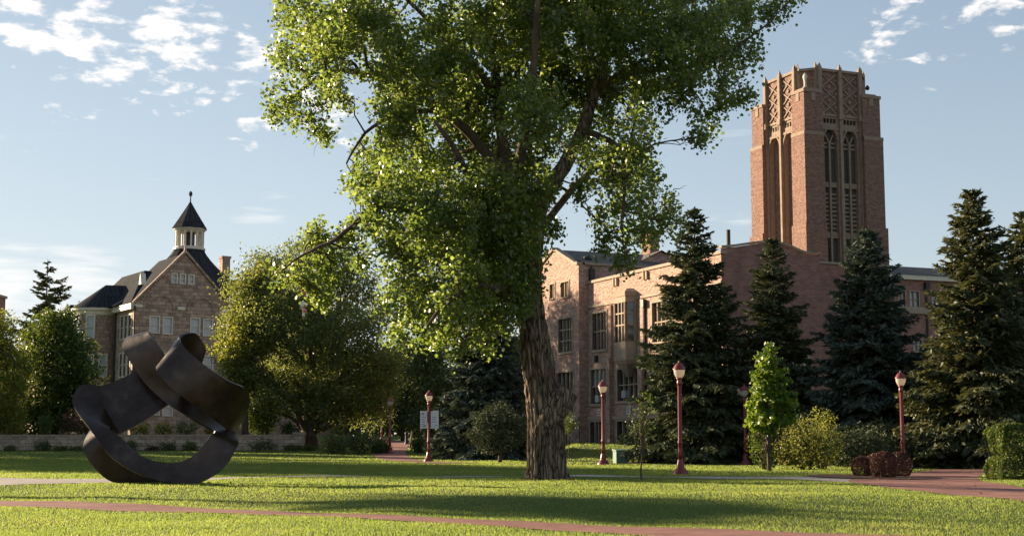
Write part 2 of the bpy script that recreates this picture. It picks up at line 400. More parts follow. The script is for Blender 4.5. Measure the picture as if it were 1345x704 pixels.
M['concrete'] = noisy('pale_concrete', (.34, .29, .26), (.44, .38, .34), 1.2, .85, .2, bscale=20)
k_ = 1.17
path('near_path', [(x * k_, y * k_) for x, y in [(-30, 46.5), (-20, 39.5), (-12.6, 34.9), (-5.4, 29.6), (.1, 25.4), (4.3, 22.6), (7.8, 20.2), (14, 15), (20, 10)]],
     [(x * k_, y * k_) for x, y in [(-30, 40.5), (-20, 34.8), (-11.2, 30.3), (-5.0, 27.4), (.1, 23.6), (2.4, 20.8), (4.4, 18.2), (9, 13), (14, 8)]], M['paver'])
path('cross_path', [(-40, 51), (-26, 51.5), (-17.5, 51), (-12.8, 51.6), (-7, 53.6), (0, 54.0), (5, 53.4), (9.5, 51.8), (12.4, 50)],
     [(-40, 46), (-26, 46.2), (-16.5, 46.6), (-12.3, 48.8), (-7.6, 52.2), (0, 52.8), (5, 51.8), (9, 49.4), (11.0, 46.2)], M['concrete'])
path('right_path', [(12.3, 22), (11.2, 31), (10.8, 39), (10.9, 46.5), (12.6, 51), (15.2, 57), (18.2, 63), (22, 68)],
     [(17.2, 22), (15.4, 31), (15.0, 39), (15.0, 43), (15.7, 48), (17.6, 54), (20.5, 60), (24.5, 65)], M['paver'], up=.022)
path('far_path', [(-4.2, 78.5), (-6.8, 86), (-8.9, 95), (-10.4, 108), (-11.6, 125), (-13.5, 150), (-19, 180)],
     [(-1.6, 79.5), (-4.6, 86), (-6.6, 95), (-8.0, 108), (-9.0, 125), (-10.2, 150), (-14.5, 180)], M['paver'])
# mulch under the spruces and round the clipped bushes
M['mulch'] = noisy('bark_mulch', (.05, .026, .018), (.17, .09, .06), 14, .95, .9, bscale=30)
def bed(name, cx_, cy_, rx, ry, rot=0, up=.012, seed=0):
    mb = MB(); vs = [(cx_, cy_, gz(cx_, cy_) + up)]; k = 40; rings = 8; fs = []
    poly = []
    for j in range(1, rings + 1):
        for i in range(k):
            a = 2 * math.pi * i / k; rr = 1 + .12 * mnoise.noise(Vector((math.cos(a) * 1.5 + seed, math.sin(a) * 1.5, 0)))
            x0 = rx * rr * j / rings * math.cos(a); y0 = ry * rr * j / rings * math.sin(a)
            x = cx_ + x0 * math.cos(rot) - y0 * math.sin(rot); y = cy_ + x0 * math.sin(rot) + y0 * math.cos(rot)
            vs.append((x, y, gz(x, y) + up)); 
            if j == rings: poly.append((x, y))
    for i in range(k): fs.append((0, 1 + i, 1 + (i + 1) % k))
    for j in range(rings - 1):
        for i in range(k): fs.append((1 + j * k + i, 1 + (j + 1) * k + i, 1 + (j + 1) * k + (i + 1) % k, 1 + j * k + (i + 1) % k))
    mb.add(vs, fs); POLYS.append(np.array(poly))
    tag(mb.build(name, M['mulch'], None, True), kind='structure')
bed('mulch_bed', 12.7, 51.6, 2.5, 3.0, up=.045, seed=1)
bed('mulch_bed', 12.5, 79.5, 9.0, 2.4, .05, up=.016, seed=2)
bed('mulch_bed', 22.5, 69.5, 5.2, 3.2, .3, up=.016, seed=3)
bed('mulch_bed', 1.25, 49, 1.0, .95, up=.012, seed=4)

def in_poly(px_, py_, poly):
    inside = np.zeros(len(px_), bool); n = len(poly); j = n - 1
    for i in range(n):
        xi, yi = poly[i]; xj, yj = poly[j]
        cnd = ((yi > py_) != (yj > py_)) & (px_ < (xj - xi) * (py_ - yi) / (yj - yi + 1e-12) + xi)
        inside ^= cnd; j = i
    return inside

# ------------------------------------------------------------------ grass blades
# denser close by, thinner and in larger tufts far off
NB = 1000000
yy = 13.0 * np.power(118.0 / 13.0, rng.random(NB) ** 1.25)
hw = .42 * yy + 3
xx = (rng.random(NB) * 2 - 1) * hw
keep = np.ones(NB, bool)
for pl in POLYS[:]: keep &= ~in_poly(xx, yy, pl)
keep &= ~((yy > WALL_Y - 1.0) & (xx < -16.5))
keep &= ~(((xx - 13.1) * .924 + (yy - 88) * .383 > -.15) & (-(xx - 13.1) * .383 + (yy - 88) * .924 > -.15))
xx, yy = xx[keep], yy[keep]; nb = len(xx)
clump = np.array([mnoise.noise(Vector((a * 1.1, b2 * 1.1, 0))) for a, b2 in zip(xx, yy)])
broad = np.array([mnoise.noise(Vector((a * .22 + 4, b2 * .30, 2))) + .6 * mnoise.noise(Vector((a * .6, b2 * .8, 7))) for a, b2 in zip(xx, yy)])
zz_ = gz_np(xx, yy)
sc = np.clip(yy / 34, .75, 2.6)
hgt = (.026 + .030 * rng.random(nb)) * (1 + .3 * clump) * np.clip(yy / 40, .9, 1.5)
wid = .0068 * sc * (.7 + .6 * rng.random(nb)) * 1.5
az = rng.random(nb) * 2 * np.pi; lean = (rng.random(nb) ** 1.5) * .9; la = rng.random(nb) * 2 * np.pi
dx, dy = np.cos(az) * wid, np.sin(az) * wid
tx, ty = np.cos(la) * lean * hgt, np.sin(la) * lean * hgt
v0 = np.stack([xx - dx, yy - dy, zz_ - .005], 1); v1 = np.stack([xx + dx, yy + dy, zz_ - .005], 1); v2 = np.stack([xx + tx, yy + ty, zz_ + hgt], 1)
vv = np.stack([v0, v1, v2], 1).reshape(-1, 3)
me = bpy.data.meshes.new('grass'); np_mesh(me, vv, np.arange(nb * 3).reshape(-1, 3), np.clip(.12 + rng.random(nb) * .55 + .18 * (clump + .5) + .42 * broad, 0, 1))
M['grass'] = foliage('grass_blade', [(0, (.080, .115, .032)), (.6, (.105, .142, .042)), (1, (.15, .17, .058))], [(0, (.24, .33, .05)), (.6, (.33, .41, .07)), (1, (.46, .49, .11))], .55, .35, .5)
tag(link('grass', me, M['grass']), 'short mown lawn grass around the brick paths', 'grass', kind='stuff')
# ------------------------------------------------------------------ foliage tools
def leaf_mesh(name, c, size, mat, parent=None, up_bias=.3, aspect=.72, rnd=None, dirs=None):
    """one diamond leaf per centre"""
    n = len(c)
    if dirs is None:
        a = rng.normal(size=(n, 3)); a[:, 2] -= .35
    else: a = dirs + rng.normal(size=(n, 3)) * .25
    a /= np.linalg.norm(a, axis=1, keepdims=True) + 1e-9
    u = rng.normal(size=(n, 3)); u[:, 2] += up_bias
    b2 = np.cross(a, u); b2 /= np.linalg.norm(b2, axis=1, keepdims=True) + 1e-9
    s = np.asarray(size).reshape(-1, 1) * (.7 + .6 * rng.random((n, 1)))
    v = np.stack([c - a * s * .5, c + b2 * s * .5 * aspect - a * s * .08, c + a * s * .5, c - b2 * s * .5 * aspect - a * s * .08], 1).reshape(-1, 3)
    me = bpy.data.meshes.new(name)
    np_mesh(me, v, np.arange(n * 4).reshape(-1, 4), rng.random(n) if rnd is None else np.clip(rnd, 0, 1))
    return link(name, me, mat, parent)

def clumps_in(center, rad, n, shell=.55):
    """points in an ellipsoid, thicker near its surface"""
    d = rng.normal(size=(n, 3)); d /= np.linalg.norm(d, axis=1, keepdims=True)
    r = (shell + (1 - shell) * rng.random((n, 1))) if shell < 1 else np.ones((n, 1))
    r = np.where(rng.random((n, 1)) < .22, rng.random((n, 1)), r)
    return np.asarray(center) + d * r * np.asarray(rad)
def spray(cs, per, sig):
    """leaves gathered round twig ends"""
    k = len(cs); p = np.repeat(cs, per, axis=0)
    return p + rng.normal(size=(k * per, 3)) * np.asarray(sig)

F = {}
F['cottonwood'] = foliage('cottonwood_leaf', [(0, (.044, .066, .022)), (.55, (.074, .102, .030)), (1, (.12, .14, .045))], [(0, (.18, .27, .035)), (.55, (.32, .43, .06)), (1, (.48, .56, .11))], .45, .7, .34)
F['green'] = foliage('green_leaf', [(0, (.034, .060, .015)), (.6, (.065, .10, .022)), (1, (.10, .135, .03))], [(0, (.08, .13, .012)), (1, (.22, .26, .03))], .35, .35, .5)
F['dark'] = foliage('dark_green_leaf', [(0, (.050, .070, .028)), (.6, (.086, .115, .042)), (1, (.13, .155, .055))], [(0, (.08, .11, .015)), (1, (.24, .25, .04))], .36, .3, .55)
F['gold'] = foliage('golden_green_leaf', [(0, (.065, .085, .018)), (.6, (.12, .135, .028)), (1, (.19, .19, .04))], [(0, (.24, .28, .025)), (1, (.48, .46, .06))], .42, .35, .5)
F['elm'] = foliage('elm_leaf', [(0, (.060, .084, .030)), (.6, (.104, .132, .046)), (1, (.15, .17, .06))], [(0, (.18, .23, .04)), (1, (.40, .42, .08))], .4, .3, .5)
F['young'] = foliage('young_tree_leaf', [(0, (.05, .10, .012)), (.6, (.08, .15, .016)), (1, (.13, .19, .025))], [(0, (.16, .26, .015)), (1, (.34, .42, .04))], .42, .5, .4)
F['yellow'] = foliage('yellow_shrub_leaf', [(0, (.06, .085, .018)), (.6, (.11, .125, .028)), (1, (.20, .18, .05))], [(0, (.18, .22, .03)), (1, (.40, .36, .07))], .42, .3, .5)
F['spruce'] = foliage('spruce_needle', [(0, (.052, .064, .036)), (.6, (.095, .11, .060)), (1, (.14, .15, .08))], [(0, (.03, .045, .015)), (1, (.09, .10, .03))], .16, .12, .75)
F['blue'] = foliage('blue_spruce_needle', [(0, (.050, .066, .052)), (.6, (.094, .118, .094)), (1, (.14, .165, .13))], [(0, (.03, .05, .03)), (1, (.09, .11, .06))], .16, .12, .75)
F['olive'] = foliage('olive_spruce_needle', [(0, (.040, .054, .028)), (.6, (.074, .090, .044)), (1, (.12, .13, .056))], [(0, (.06, .07, .02)), (1, (.20, .18, .04))], .2, .3, .6)
F['barberry'] = foliage('red_barberry_leaf', [(0, (.030, .014, .012)), (.6, (.060, .024, .020)), (1, (.12, .045, .035))], [(0, (.08, .025, .015)), (1, (.25, .09, .05))], .25, .4, .5)
F['flower'] = foliage('flower_bed_leaf', [(0, (.05, .075, .02)), (.55, (.10, .11, .03)), (.8, (.30, .24, .03)), (1, (.42, .30, .04))], [(0, (.14, .18, .03)), (1, (.5, .4, .06))], .35, .3, .5)
F['redbrown'] = foliage('russet_leaf', [(0, (.04, .022, .016)), (1, (.10, .055, .035))], [(0, (.08, .04, .02)), (1, (.2, .1, .05))], .3, .3, .5)

def limb_pts(a, b2, sag=.0, n=7, wob=.08):
    a = Vector(a); b2 = Vector(b2); ln = (b2 - a).length; out = []
    ph = random.random() * 50
    for i in range(n):
        t_ = i / (n - 1); p = a.lerp(b2, t_)
        p += Vector((mnoise.noise(Vector((ph, t_ * 3, 0))), mnoise.noise(Vector((ph + 9, t_ * 3, 0))), mnoise.noise(Vector((ph + 20, t_ * 3, 0))))) * ln * wob * math.sin(math.pi * t_)
        p.z += sag * math.sin(math.pi * t_); out.append(p)
    return out

def broad_tree(name, base, height, lobes, leafmat, n_clump, per, leaf, sig, trunk_r=.3, label=None, cat='tree', group=None, fork=.3, barkmat=None, shell=.55, lean=(0, 0), smooth_l=False):
    """lobes: (dx, dy, dz, rx, ry, rz) of the crown relative to the base; trunk with limbs that run into each lobe"""
    base = Vector(base); root = empty(name, base, 0, label, cat, group)
    hz = height * fork
    mb = MB()
    top = Vector((lean[0], lean[1], height * .72))
    pts = limb_pts((0, 0, -.15), top, 0, 10, .05)
    mb.tube(pts, [trunk_r * (1.35 if i == 0 else 1.08 if i == 1 else 1) * (1 - .085 * i) for i in range(10)], 10, rough=.12, seed=base.x)
    for (dx, dy, dz, rx, ry, rz) in lobes:
        f0 = min(.9, max(.15, (dz / height) * .55)); a = pts[max(1, min(8, int(f0 * 9 / .72)))]
        e = Vector((dx, dy, dz)); pp = limb_pts(a, a.lerp(e, .95), height * .02, 7, .1); r0 = trunk_r * .42
        mb.tube(pp, [r0 * (1 - .13 * i) for i in range(7)], 6)
        for q in range(4):
            e2 = e + Vector((random.uniform(-rx, rx), random.uniform(-ry, ry), random.uniform(-rz, rz))) * .7
            mb.tube(limb_pts(pp[3], e2, 0, 5, .1), [r0 * .4 * (1 - .2 * i) for i in range(5)], 5)
    mb.build('trunk', barkmat or M['limb'], root, True)
    vol = sum(l[3] * l[4] * l[5] for l in lobes) ; cs = []
    for l in lobes:
        k = max(6, int(n_clump * (l[3] * l[4] * l[5]) ** .75 / sum((q[3] * q[4] * q[5]) ** .75 for q in lobes)))
        cs.append(clumps_in(l[:3], l[3:], k, shell))
    cs = np.concatenate(cs); tone = rng.normal(size=len(cs)) * .16
    pts2 = spray(cs, per, sig)
    rn = np.clip(rng.random(len(pts2)) * .75 + .12 + np.repeat(tone, per), 0, 1)
    leaf_mesh('crown', pts2, np.full(len(pts2), leaf), leafmat, root, rnd=rn)
    return root

def conifer(name, base, H, Rm, leafmat, label=None, cat='spruce', group=None, n_br=230, skirt=.04, blade=.42, bw=.13, dens=1.0, droop=.28, power=.85, sparse_top=0.0, seed=0):
    """tapered trunk, whorls of drooping boughs, each bough hung with needle sprays"""
    rs = np.random.default_rng(seed); base = Vector(base); root = empty(name, base, rs.random() * 6, label, cat, group)
    mb = MB()
    zs = np.linspace(-.1, H, 10); mb.tube([(0, 0, z) for z in zs], [max(.015, H * .017 * (1 - z / H) ** .9 + .01) for z in zs], 8, rough=.1)
    C_, D_, S_ = [], [], []; bmb = MB()
    for i in range(n_br):
        lv = max(6, n_br // 8); f = skirt + (1 - skirt) * min(.985, max(.005, (int(i / n_br * lv) + rs.normal() * .34 + .5) / lv)) ** 1.12
        z = H * f; az_ = i * 2.39996 + rs.normal() * .25
        Lb = Rm * (1 - f) ** power * (.68 + .50 * rs.random()) + .12
        if rs.random() < .14: Lb *= .55
        out = np.array([math.cos(az_), math.sin(az_), 0.0]); side = np.array([-out[1], out[0], 0.0])
        el = .55 * f - .10 + rs.normal() * .06
        m_ = max(4, int(Lb / .13 * dens))
        prev = None
        def at(t_):
            zz2 = math.sin(el) * t_ * Lb - droop * Lb * (t_ ** 1.6) * (1 - .75 * f) + .22 * Lb * max(0, t_ - .7) ** 1.2
            return np.array([0, 0, z]) + out * (t_ * Lb * math.cos(el)) + np.array([0, 0, zz2])
        if Lb > .5:
            bp_ = [Vector(at(t_)) for t_ in (0, .3, .6, .92)]; bmb.tube(bp_, [.012 + .022 * Lb / 3 * (1 - t_) for t_ in (0, .33, .66, 1)], 4, cap=False)
        for j in range(m_):
            t_ = .12 + .88 * (j + rs.random()) / m_
            p = at(t_); tan = at(min(1, t_ + .05)) - at(t_ - .05); tan /= np.linalg.norm(tan) + 1e-9
            wl = .50 * Lb * (1 - t_) ** .7 * (.35 + .65 * min(1, t_ * 3)) + .10
            k = max(1, int(wl / .15 * dens)); 
            for sgn in (-1, 1):
                for q in range(k):
                    u = (q + rs.random()) / k
                    dvec = side * sgn * .8 + tan * .75 + np.array([0, 0, -.15 - .35 * rs.random()])
                    dvec /= np.linalg.norm(dvec)
                    C_.append(p + dvec * wl * u + rs.normal(size=3) * .035); D_.append(dvec + rs.normal(size=3) * .3); S_.append(blade * (.6 + .5 * rs.random()))
            C_.append(p + tan * .05); D_.append(tan); S_.append(blade * .9)
    # leader
    for j in range(14):
        C_.append(np.array([0, 0, H * (1 - .006 * j)]) + rs.normal(size=3) * .03); D_.append(np.array([rs.normal() * .6, rs.normal() * .6, 1.0])); S_.append(blade * .7)
    mb.add(bmb.v, bmb.f)
    mb.build('trunk', M['limb'], root, True)
    c3 = np.array(C_); d3 = np.array(D_); d3 /= np.linalg.norm(d3, axis=1, keepdims=True)
    leaf_mesh('crown', c3, np.array(S_), leafmat, root, up_bias=1.0, aspect=bw / blade * 1.15, dirs=d3)
    return root

def bush(name, base, rx, ry, h, leafmat, n, leaf, label, cat='shrub', group=None, clump=14, sig=.09, clipped=False, stems=True, lift=.0):
    base = Vector(base); root = empty(name, base, 0, label, cat, group)
    if clipped:
        d = rng.normal(size=(n, 3)); d /= np.linalg.norm(d, axis=1, keepdims=True); r = 1 - .16 * rng.random((n, 1)) ** 2
        bmp = np.array([1 + .03 * mnoise.noise(Vector(q) * 2.2 + base) for q in d]).reshape(-1, 1)
        p = d * r * bmp * np.array([rx, ry, h * .56]); p[:, 2] += h * .46; p = p[p[:, 2] > .01]
        rn = None
    else:
        k = max(4, n // clump); d = clumps_in((0, 0, h * .48), (rx, ry, h * .52), k, .5)
        p = spray(d, clump, sig); p = p[p[:, 2] > .02]; rn = None
    leaf_mesh('foliage', p, np.full(len(p), leaf), leafmat, root, rnd=rn)
    if stems:
        mb = MB()
        for q in range(7):
            a = q * .9 + random.random(); e = Vector((math.cos(a) * rx * .6, math.sin(a) * ry * .6, h * random.uniform(.6, .85)))
            mb.tube(limb_pts((math.cos(a) * rx * .12, math.sin(a) * ry * .12, -.05), e, 0, 5, .08), [.03 * (1 - .18 * i) * max(.4, h / 2) for i in range(5)], 5)
        mb.build('stem', M['limb'], root, True)
    return root
# ------------------------------------------------------------------ the ribbon sculpture: one closed band, traced edge by edge with its own depth
ST = [  # edge A (x, y, depth)      edge B (x, y, depth)   in a 3.352x crop of the photo, depth in metres from the band's middle
 ((430,597,-.70),(440,684,-.92)), ((330,571,-.85),(300,642,-1.05)), ((228,482,-.78),(180,562,-.98)), ((180,448,-.62),(92,445,-.55)),
 ((178,440,-.5),(22,345,.25)), ((190,450,-.36),(36,278,.50)), ((204,458,-.2),(78,252,.58)), ((225,466,.0),(160,256,.56)), ((330,415,.25),(300,193,.62)), ((440,340,.5),(400,128,.9)),
 ((525,300,.85),(520,120,1.0)), ((545,260,.85),(602,105,.80)), ((500,195,.6),(565,30,.62)), ((435,158,.1),(515,27,.20)), ((392,172,-.35),(490,50,-.22)),
 ((398,208,-.6),(514,92,-.48)), ((462,275,-.66),(592,160,-.56)), ((560,345,-.52),(700,232,-.5)), ((640,405,-.3),(768,262,-.25)), ((700,452,.02),(792,300,.15)),
 ((706,468,.35),(782,380,.52)), ((680,500,.6),(728,460,.8)), ((605,530,.85),(690,570,.9)), ((535,592,.75),(590,675,.8)), ((430,612,.55),(440,684,.58)),
 ((330,592,.38),(300,684,.40)), ((225,545,.2),(185,676,.24)), ((160,490,.1),(103,602,.12)), ((165,440,.15),(68,532,.2)),
 ((200,380,.4),(88,470,.5)), ((240,320,.7),(150,390,.85)), ((310,255,.95),(220,300,1.15)), ((390,170,.9),(285,180,1.1)), ((385,72,.72),(258,120,.95)), ((366,36,.52),(252,84,.82)),
 ((352,22,.34),(262,44,.76)), ((354,28,.18),(246,62,.66)), ((386,66,.0),(240,92,.52)), ((420,120,-.12),(268,140,.34)), ((455,195,-.14),(335,240,.16)), ((510,270,.0),(440,340,-.06)),
 ((590,332,.25),(540,402,-.2)), ((672,402,.34),(628,450,-.34)), ((724,460,.22),(642,460,-.46)), ((746,505,-.2),(638,468,-.52)), ((730,548,-.42),(618,486,-.62)),
 ((680,622,-.66),(565,552,-.70)), ((570,684,-.88),(500,590,-.72))]
SY = 46.3
def st_pt(q):
    px = 90 + q[0] / 3.352; py = 430 + q[1] / 3.352
    return P(px, py, SY + q[2] * 1.25)
ea = [st_pt(a) for a, b in ST]; eb = [st_pt(b) for a, b in ST]
nst = len(ST)
A2 = ea + eb; B2 = eb + ea            # the band closes with its edges swapped (a half twist)
def cr_closed(pts, i, t_):
    n = len(pts); p0, p1, p2, p3 = pts[(i - 1) % n], pts[i % n], pts[(i + 1) % n], pts[(i + 2) % n]
    return .5 * ((2 * p1) + (p2 - p0) * t_ + (2 * p0 - 5 * p1 + 4 * p2 - p3) * t_ ** 2 + (3 * p1 - p0 - 3 * p2 + p3) * t_ ** 3)
SUB = 8; WID = 8; TH = .075
rowsA, rowsB = [], []
for i in range(nst):
    for k in range(SUB):
        rowsA.append(cr_closed(A2, i, k / SUB)); rowsB.append(cr_closed(B2, i, k / SUB))
for _ in range(1):                     # relax
    nA = len(rowsA)
    def prv(i): return (rowsB[-1], rowsA[-1]) if i == 0 else (rowsA[i - 1], rowsB[i - 1])
    def nxt(i): return (rowsB[0], rowsA[0]) if i == nA - 1 else (rowsA[i + 1], rowsB[i + 1])
    ra = [rowsA[i] * .5 + (prv(i)[0] + nxt(i)[0]) * .25 for i in range(nA)]; rb = [rowsB[i] * .5 + (prv(i)[1] + nxt(i)[1]) * .25 for i in range(nA)]
    rowsA, rowsB = ra, rb
nr = len(rowsA)
sx, sy_ = st_pt((430, 640, 0)).x, SY
sbase = Vector((sx, sy_, gz(sx, sy_)))
grid = []
for i in range(nr):
    grid.append([rowsA[i].lerp(rowsB[i], k / WID) for k in range(WID + 1)])
def g_(i, k):
    if i < 0: return grid[i + nr][WID - k]
    if i >= nr: return grid[i - nr][WID - k]
    return grid[i][k]
vs, nrm = [], []
for i in range(nr):
    for k in range(WID + 1):
        t1 = g_(i + 1, k) - g_(i - 1, k); t2 = grid[i][min(k + 1, WID)] - grid[i][max(k - 1, 0)]
        n = t1.cross(t2); nrm.append(n.normalized() if n.length > 1e-9 else Vector((0, -1, 0)))
# smooth the normals along the band so that tight turns do not tear
for _ in range(6):
    out = []
    for i in range(nr):
        for k in range(WID + 1):
            w = WID + 1
            a = nrm[(i - 1) * w + k] if i > 0 else -nrm[(nr - 1) * w + (WID - k)]
            b = nrm[(i + 1) * w + k] if i < nr - 1 else -nrm[(WID - k)]
            out.append((nrm[i * w + k] * 2 + a + b).normalized())
    nrm = out
w = WID + 1
front = [grid[i][k] + nrm[i * w + k] * TH / 2 for i in range(nr) for k in range(w)]
back = [grid[i][k] - nrm[i * w + k] * TH / 2 for i in range(nr) for k in range(w)]
mb = MB(); allv = [p - sbase for p in front + back]; nb_ = len(front); fs = []
for i in range(nr):
    for k in range(WID):
        def fi(ii, kk, side):
            if ii >= nr: return (0 * w + (WID - kk)) + (nb_ if side == 0 else 0)   # swapped edges, swapped faces
            return ii * w + kk + (nb_ if side else 0)
        fs.append((fi(i, k, 0), fi(i, k + 1, 0), fi(i + 1, k + 1, 0), fi(i + 1, k, 0)))
        fs.append((fi(i, k, 1), fi(i + 1, k, 1), fi(i + 1, k + 1, 1), fi(i, k + 1, 1)))
    for k in (0, WID):
        q = (fi(i, k, 0), fi(i + 1, k, 0), fi(i + 1, k, 1), fi(i, k, 1)); fs.append(q if k == 0 else q[::-1])
mb.add(allv, fs)
sc_ = mb.build('ribbon_sculpture', M['steel'], None, True)
sc_.location = sbase
me = sc_.data; bm = bmesh.new(); bm.from_mesh(me); bmesh.ops.recalc_face_normals(bm, faces=bm.faces)
for e in bm.edges:
    if len(e.link_faces) == 2 and e.link_faces[0].normal.angle(e.link_faces[1].normal, 0) > R(45): e.smooth = False
bm.to_mesh(me); bm.free()
tag(sc_, 'large dark bronze ribbon sculpture looping into a knot on the lawn', 'sculpture')
# ------------------------------------------------------------------ wall tools
Z3 = Vector((0, 0, 1))
def interp(kinks, u):
    for (a, va), (b, vb) in zip(kinks[:-1], kinks[1:]):
        if a - 1e-6 <= u <= b + 1e-6: return va + (vb - va) * (0 if b - a < 1e-9 else (u - a) / (b - a))
    return kinks[0][1] if u < kinks[0][0] else kinks[-1][1]
def rect(u0, u1, v0, v1): return dict(u0=u0, u1=u1, v0=v0, top=[(u0, v1), (u1, v1)])
def arch(u0, u1, v0, spring, apex, n=8, pointed=True):
    c = (u0 + u1) / 2; hwid = (u1 - u0) / 2; top = []
    for i in range(2 * n + 1):
        t_ = i / (2 * n) * 2 - 1
        if pointed: v = spring + (apex - spring) * (1 - abs(t_) ** 1.8) ** .75 if abs(t_) < 1 else spring
        else: v = spring + (apex - spring) * math.sqrt(max(0, 1 - t_ * t_))
        top.append((c + t_ * hwid, v))
    return dict(u0=u0, u1=u1, v0=v0, top=top)
def wall(mb, o, u, n, u0, u1, v0, top, ops=(), reveal=.25):
    """a wall face with real openings and reveals; top is a list of (u, v)"""
    o = Vector(o); br = {u0, u1} | {k[0] for k in top if u0 < k[0] < u1}
    for q in ops: br |= {q['u0'], q['u1']} | {k[0] for k in q['top']}
    br = sorted(b for b in br if u0 - 1e-6 <= b <= u1 + 1e-6)
    pt = lambda uu, vv, d=0: o + u * uu + Z3 * vv + n * d
    for a, b in zip(br[:-1], br[1:]):
        if b - a < 1e-5: continue
        m = (a + b) / 2; cur = (v0, v0)
        for q in sorted((q for q in ops if q['u0'] < m < q['u1']), key=lambda q: q['v0']):
            if q['v0'] > cur[0] + 1e-4: mb.add([pt(a, cur[0]), pt(b, cur[1]), pt(b, q['v0']), pt(a, q['v0'])], [(0, 1, 2, 3)])
            cur = (interp(q['top'], a), interp(q['top'], b))
        ta, tb = interp(top, a), interp(top, b)
        if ta > cur[0] + 1e-4 or tb > cur[1] + 1e-4: mb.add([pt(a, cur[0]), pt(b, cur[1]), pt(b, tb), pt(a, ta)], [(0, 1, 2, 3)])
    for q in ops:
        ring = [(q['u0'], q['v0'])] + q['top'] + [(q['u1'], q['v0'])]
        for (a, va), (b, vb) in zip(ring, ring[1:] + ring[:1]):
            if abs(a - b) + abs(va - vb) < 1e-6: continue
            mb.add([pt(a, va), pt(b, vb), pt(b, vb, -reveal), pt(a, va, -reveal)], [(0, 1, 2, 3)])
def op_face(mb, o, u, n, q, d):
    o = Vector(o); ring = [(q['u0'], q['v0']), (q['u1'], q['v0'])] + q['top'][::-1]
    mb.add([o + u * a + Z3 * v + n * d for a, v in ring], [tuple(range(len(ring)))])
def bar(mb, o, u, n, a, b, v0, v1, d0, d1):
    """box on a wall: from u=a..b, v0..v1, standing d0..d1 out of it"""
    o = Vector(o); mb.obox(o + u * ((a + b) / 2) + Z3 * ((v0 + v1) / 2) + n * ((d0 + d1) / 2), u, n, Z3, b - a, d1 - d0, v1 - v0)
def window(parent, o, u, n, a, b, v0, v1, lights=3, rows=2, fw=.16, bw_=.09, reveal=.25, proud=.05, fmat='limestone', pane='glass', blinds=0.0, sash=False):
    mb = MB()
    bar(mb, o, u, n, a - fw, a, v0 - fw, v1 + fw, -reveal, proud); bar(mb, o, u, n, b, b + fw, v0 - fw, v1 + fw, -reveal, proud)
    bar(mb, o, u, n, a, b, v1, v1 + fw, -reveal, proud); bar(mb, o, u, n, a, b, v0 - fw, v0, -reveal, proud + .06)
    for i in range(1, lights):
        x = a + (b - a) * i / lights; bar(mb, o, u, n, x - bw_ / 2, x + bw_ / 2, v0, v1, -reveal + .03, -.06)
    for i in range(1, rows):
        z = v0 + (v1 - v0) * i / rows; bar(mb, o, u, n, a, b, z - bw_ / 2, z + bw_ / 2, -reveal + .035, -.075)
    f = mb.build('window', M[fmat], parent)
    g = MB(); op_face(g, o, u, n, rect(a, b, v0, v1), -reveal + .02); g.build('pane', M[pane], f)
    if blinds:
        g = MB(); op_face(g, o, u, n, rect(a + .02, b - .02, v1 - (v1 - v0) * blinds, v1 - .02), -reveal + .026); g.build('blind', M['blind'], f)
    return f
class Frame:
    """a building's own axes: local x to the right along its front, local y away from the viewer"""
    def __init__(s, px, y, ang, z=0.0):
        p = P(px, 560, y); s.o = Vector((p.x, p.y, z)); s.a = ang
        s.x = Vector((math.cos(ang), math.sin(ang), 0)); s.y = Vector((-math.sin(ang), math.cos(ang), 0))
    def hit_x(s, px, py, xv=0.0):      # on the plane local x = xv -> (y, z)
        d = ray(px, py); c0 = Vector((0, 0, CAMZ)); t_ = ((s.o + s.x * xv - c0).dot(s.x)) / d.dot(s.x); p = c0 + d * t_ - s.o
        return p.dot(s.y), p.z
    def hit_y(s, px, py, yv=0.0):
        d = ray(px, py); c0 = Vector((0, 0, CAMZ)); t_ = ((s.o + s.y * yv - c0).dot(s.y)) / d.dot(s.y); p = c0 + d * t_ - s.o
        return p.dot(s.x), p.z
X1 = Vector((1, 0, 0)); Y1 = Vector((0, 1, 0))

# ------------------------------------------------------------------ brick hall on the right
HF = Frame(951, 88, R(22.5))
hall = empty('collegiate_hall', HF.o, HF.a, 'long three storey red brick hall with stone framed windows, oriel bay and low gable', 'building')
OL, UL, NL = Vector((0, 0, 0)), -Y1, -X1          # long left-facing facade: u = -y
hl = lambda px, py, xv=0: (lambda r: (-r[0], r[1]))(HF.hit_x(px, py, xv))
LEN = -hl(766, 500)[0]
ztop = hl(800, 367)[1]; zband = hl(800, 398.5)[1]; zstone = hl(790, 549)[1]; zg = hl(790, 586)[1]
zb = zg - 1.2
def wpx(x0, x1, y0, y1, xv=0):
    xm = (x0 + x1) / 2; a = hl(x0, (y0 + y1) / 2, xv)[0]; b = hl(x1, (y0 + y1) / 2, xv)[0]
    return (min(a, b), max(a, b), hl(xm, y1, xv)[1], hl(xm, y0, xv)[1])
wins = [wpx(778.5, 796.5, 411, 459), wpx(776.5, 798, 485, 530), wpx(776.5, 796, 554, 584), wpx(811.5, 838, 484, 526), wpx(812, 836, 553, 584)]
wu = wins[0]; sp = 6.5
for k, off in enumerate((4.15,)):       # windows behind the spruces
    for base_w in (wins[0], wins[1], wins[2]):
        cen = hl(868, 450)[0]; hw2 = (base_w[1] - base_w[0]) / 2
        for cc in (cen, cen + 4.2): wins.append((cc - hw2, cc + hw2, base_w[2], base_w[3]))
mb = MB(); wall(mb, OL, UL, NL, -LEN, 0, zstone, [(-LEN, ztop), (0, ztop)], [rect(*w) for w in wins if w[2] > zstone + .3])
wf = mb.build('facade_wall', M['brick'], hall)
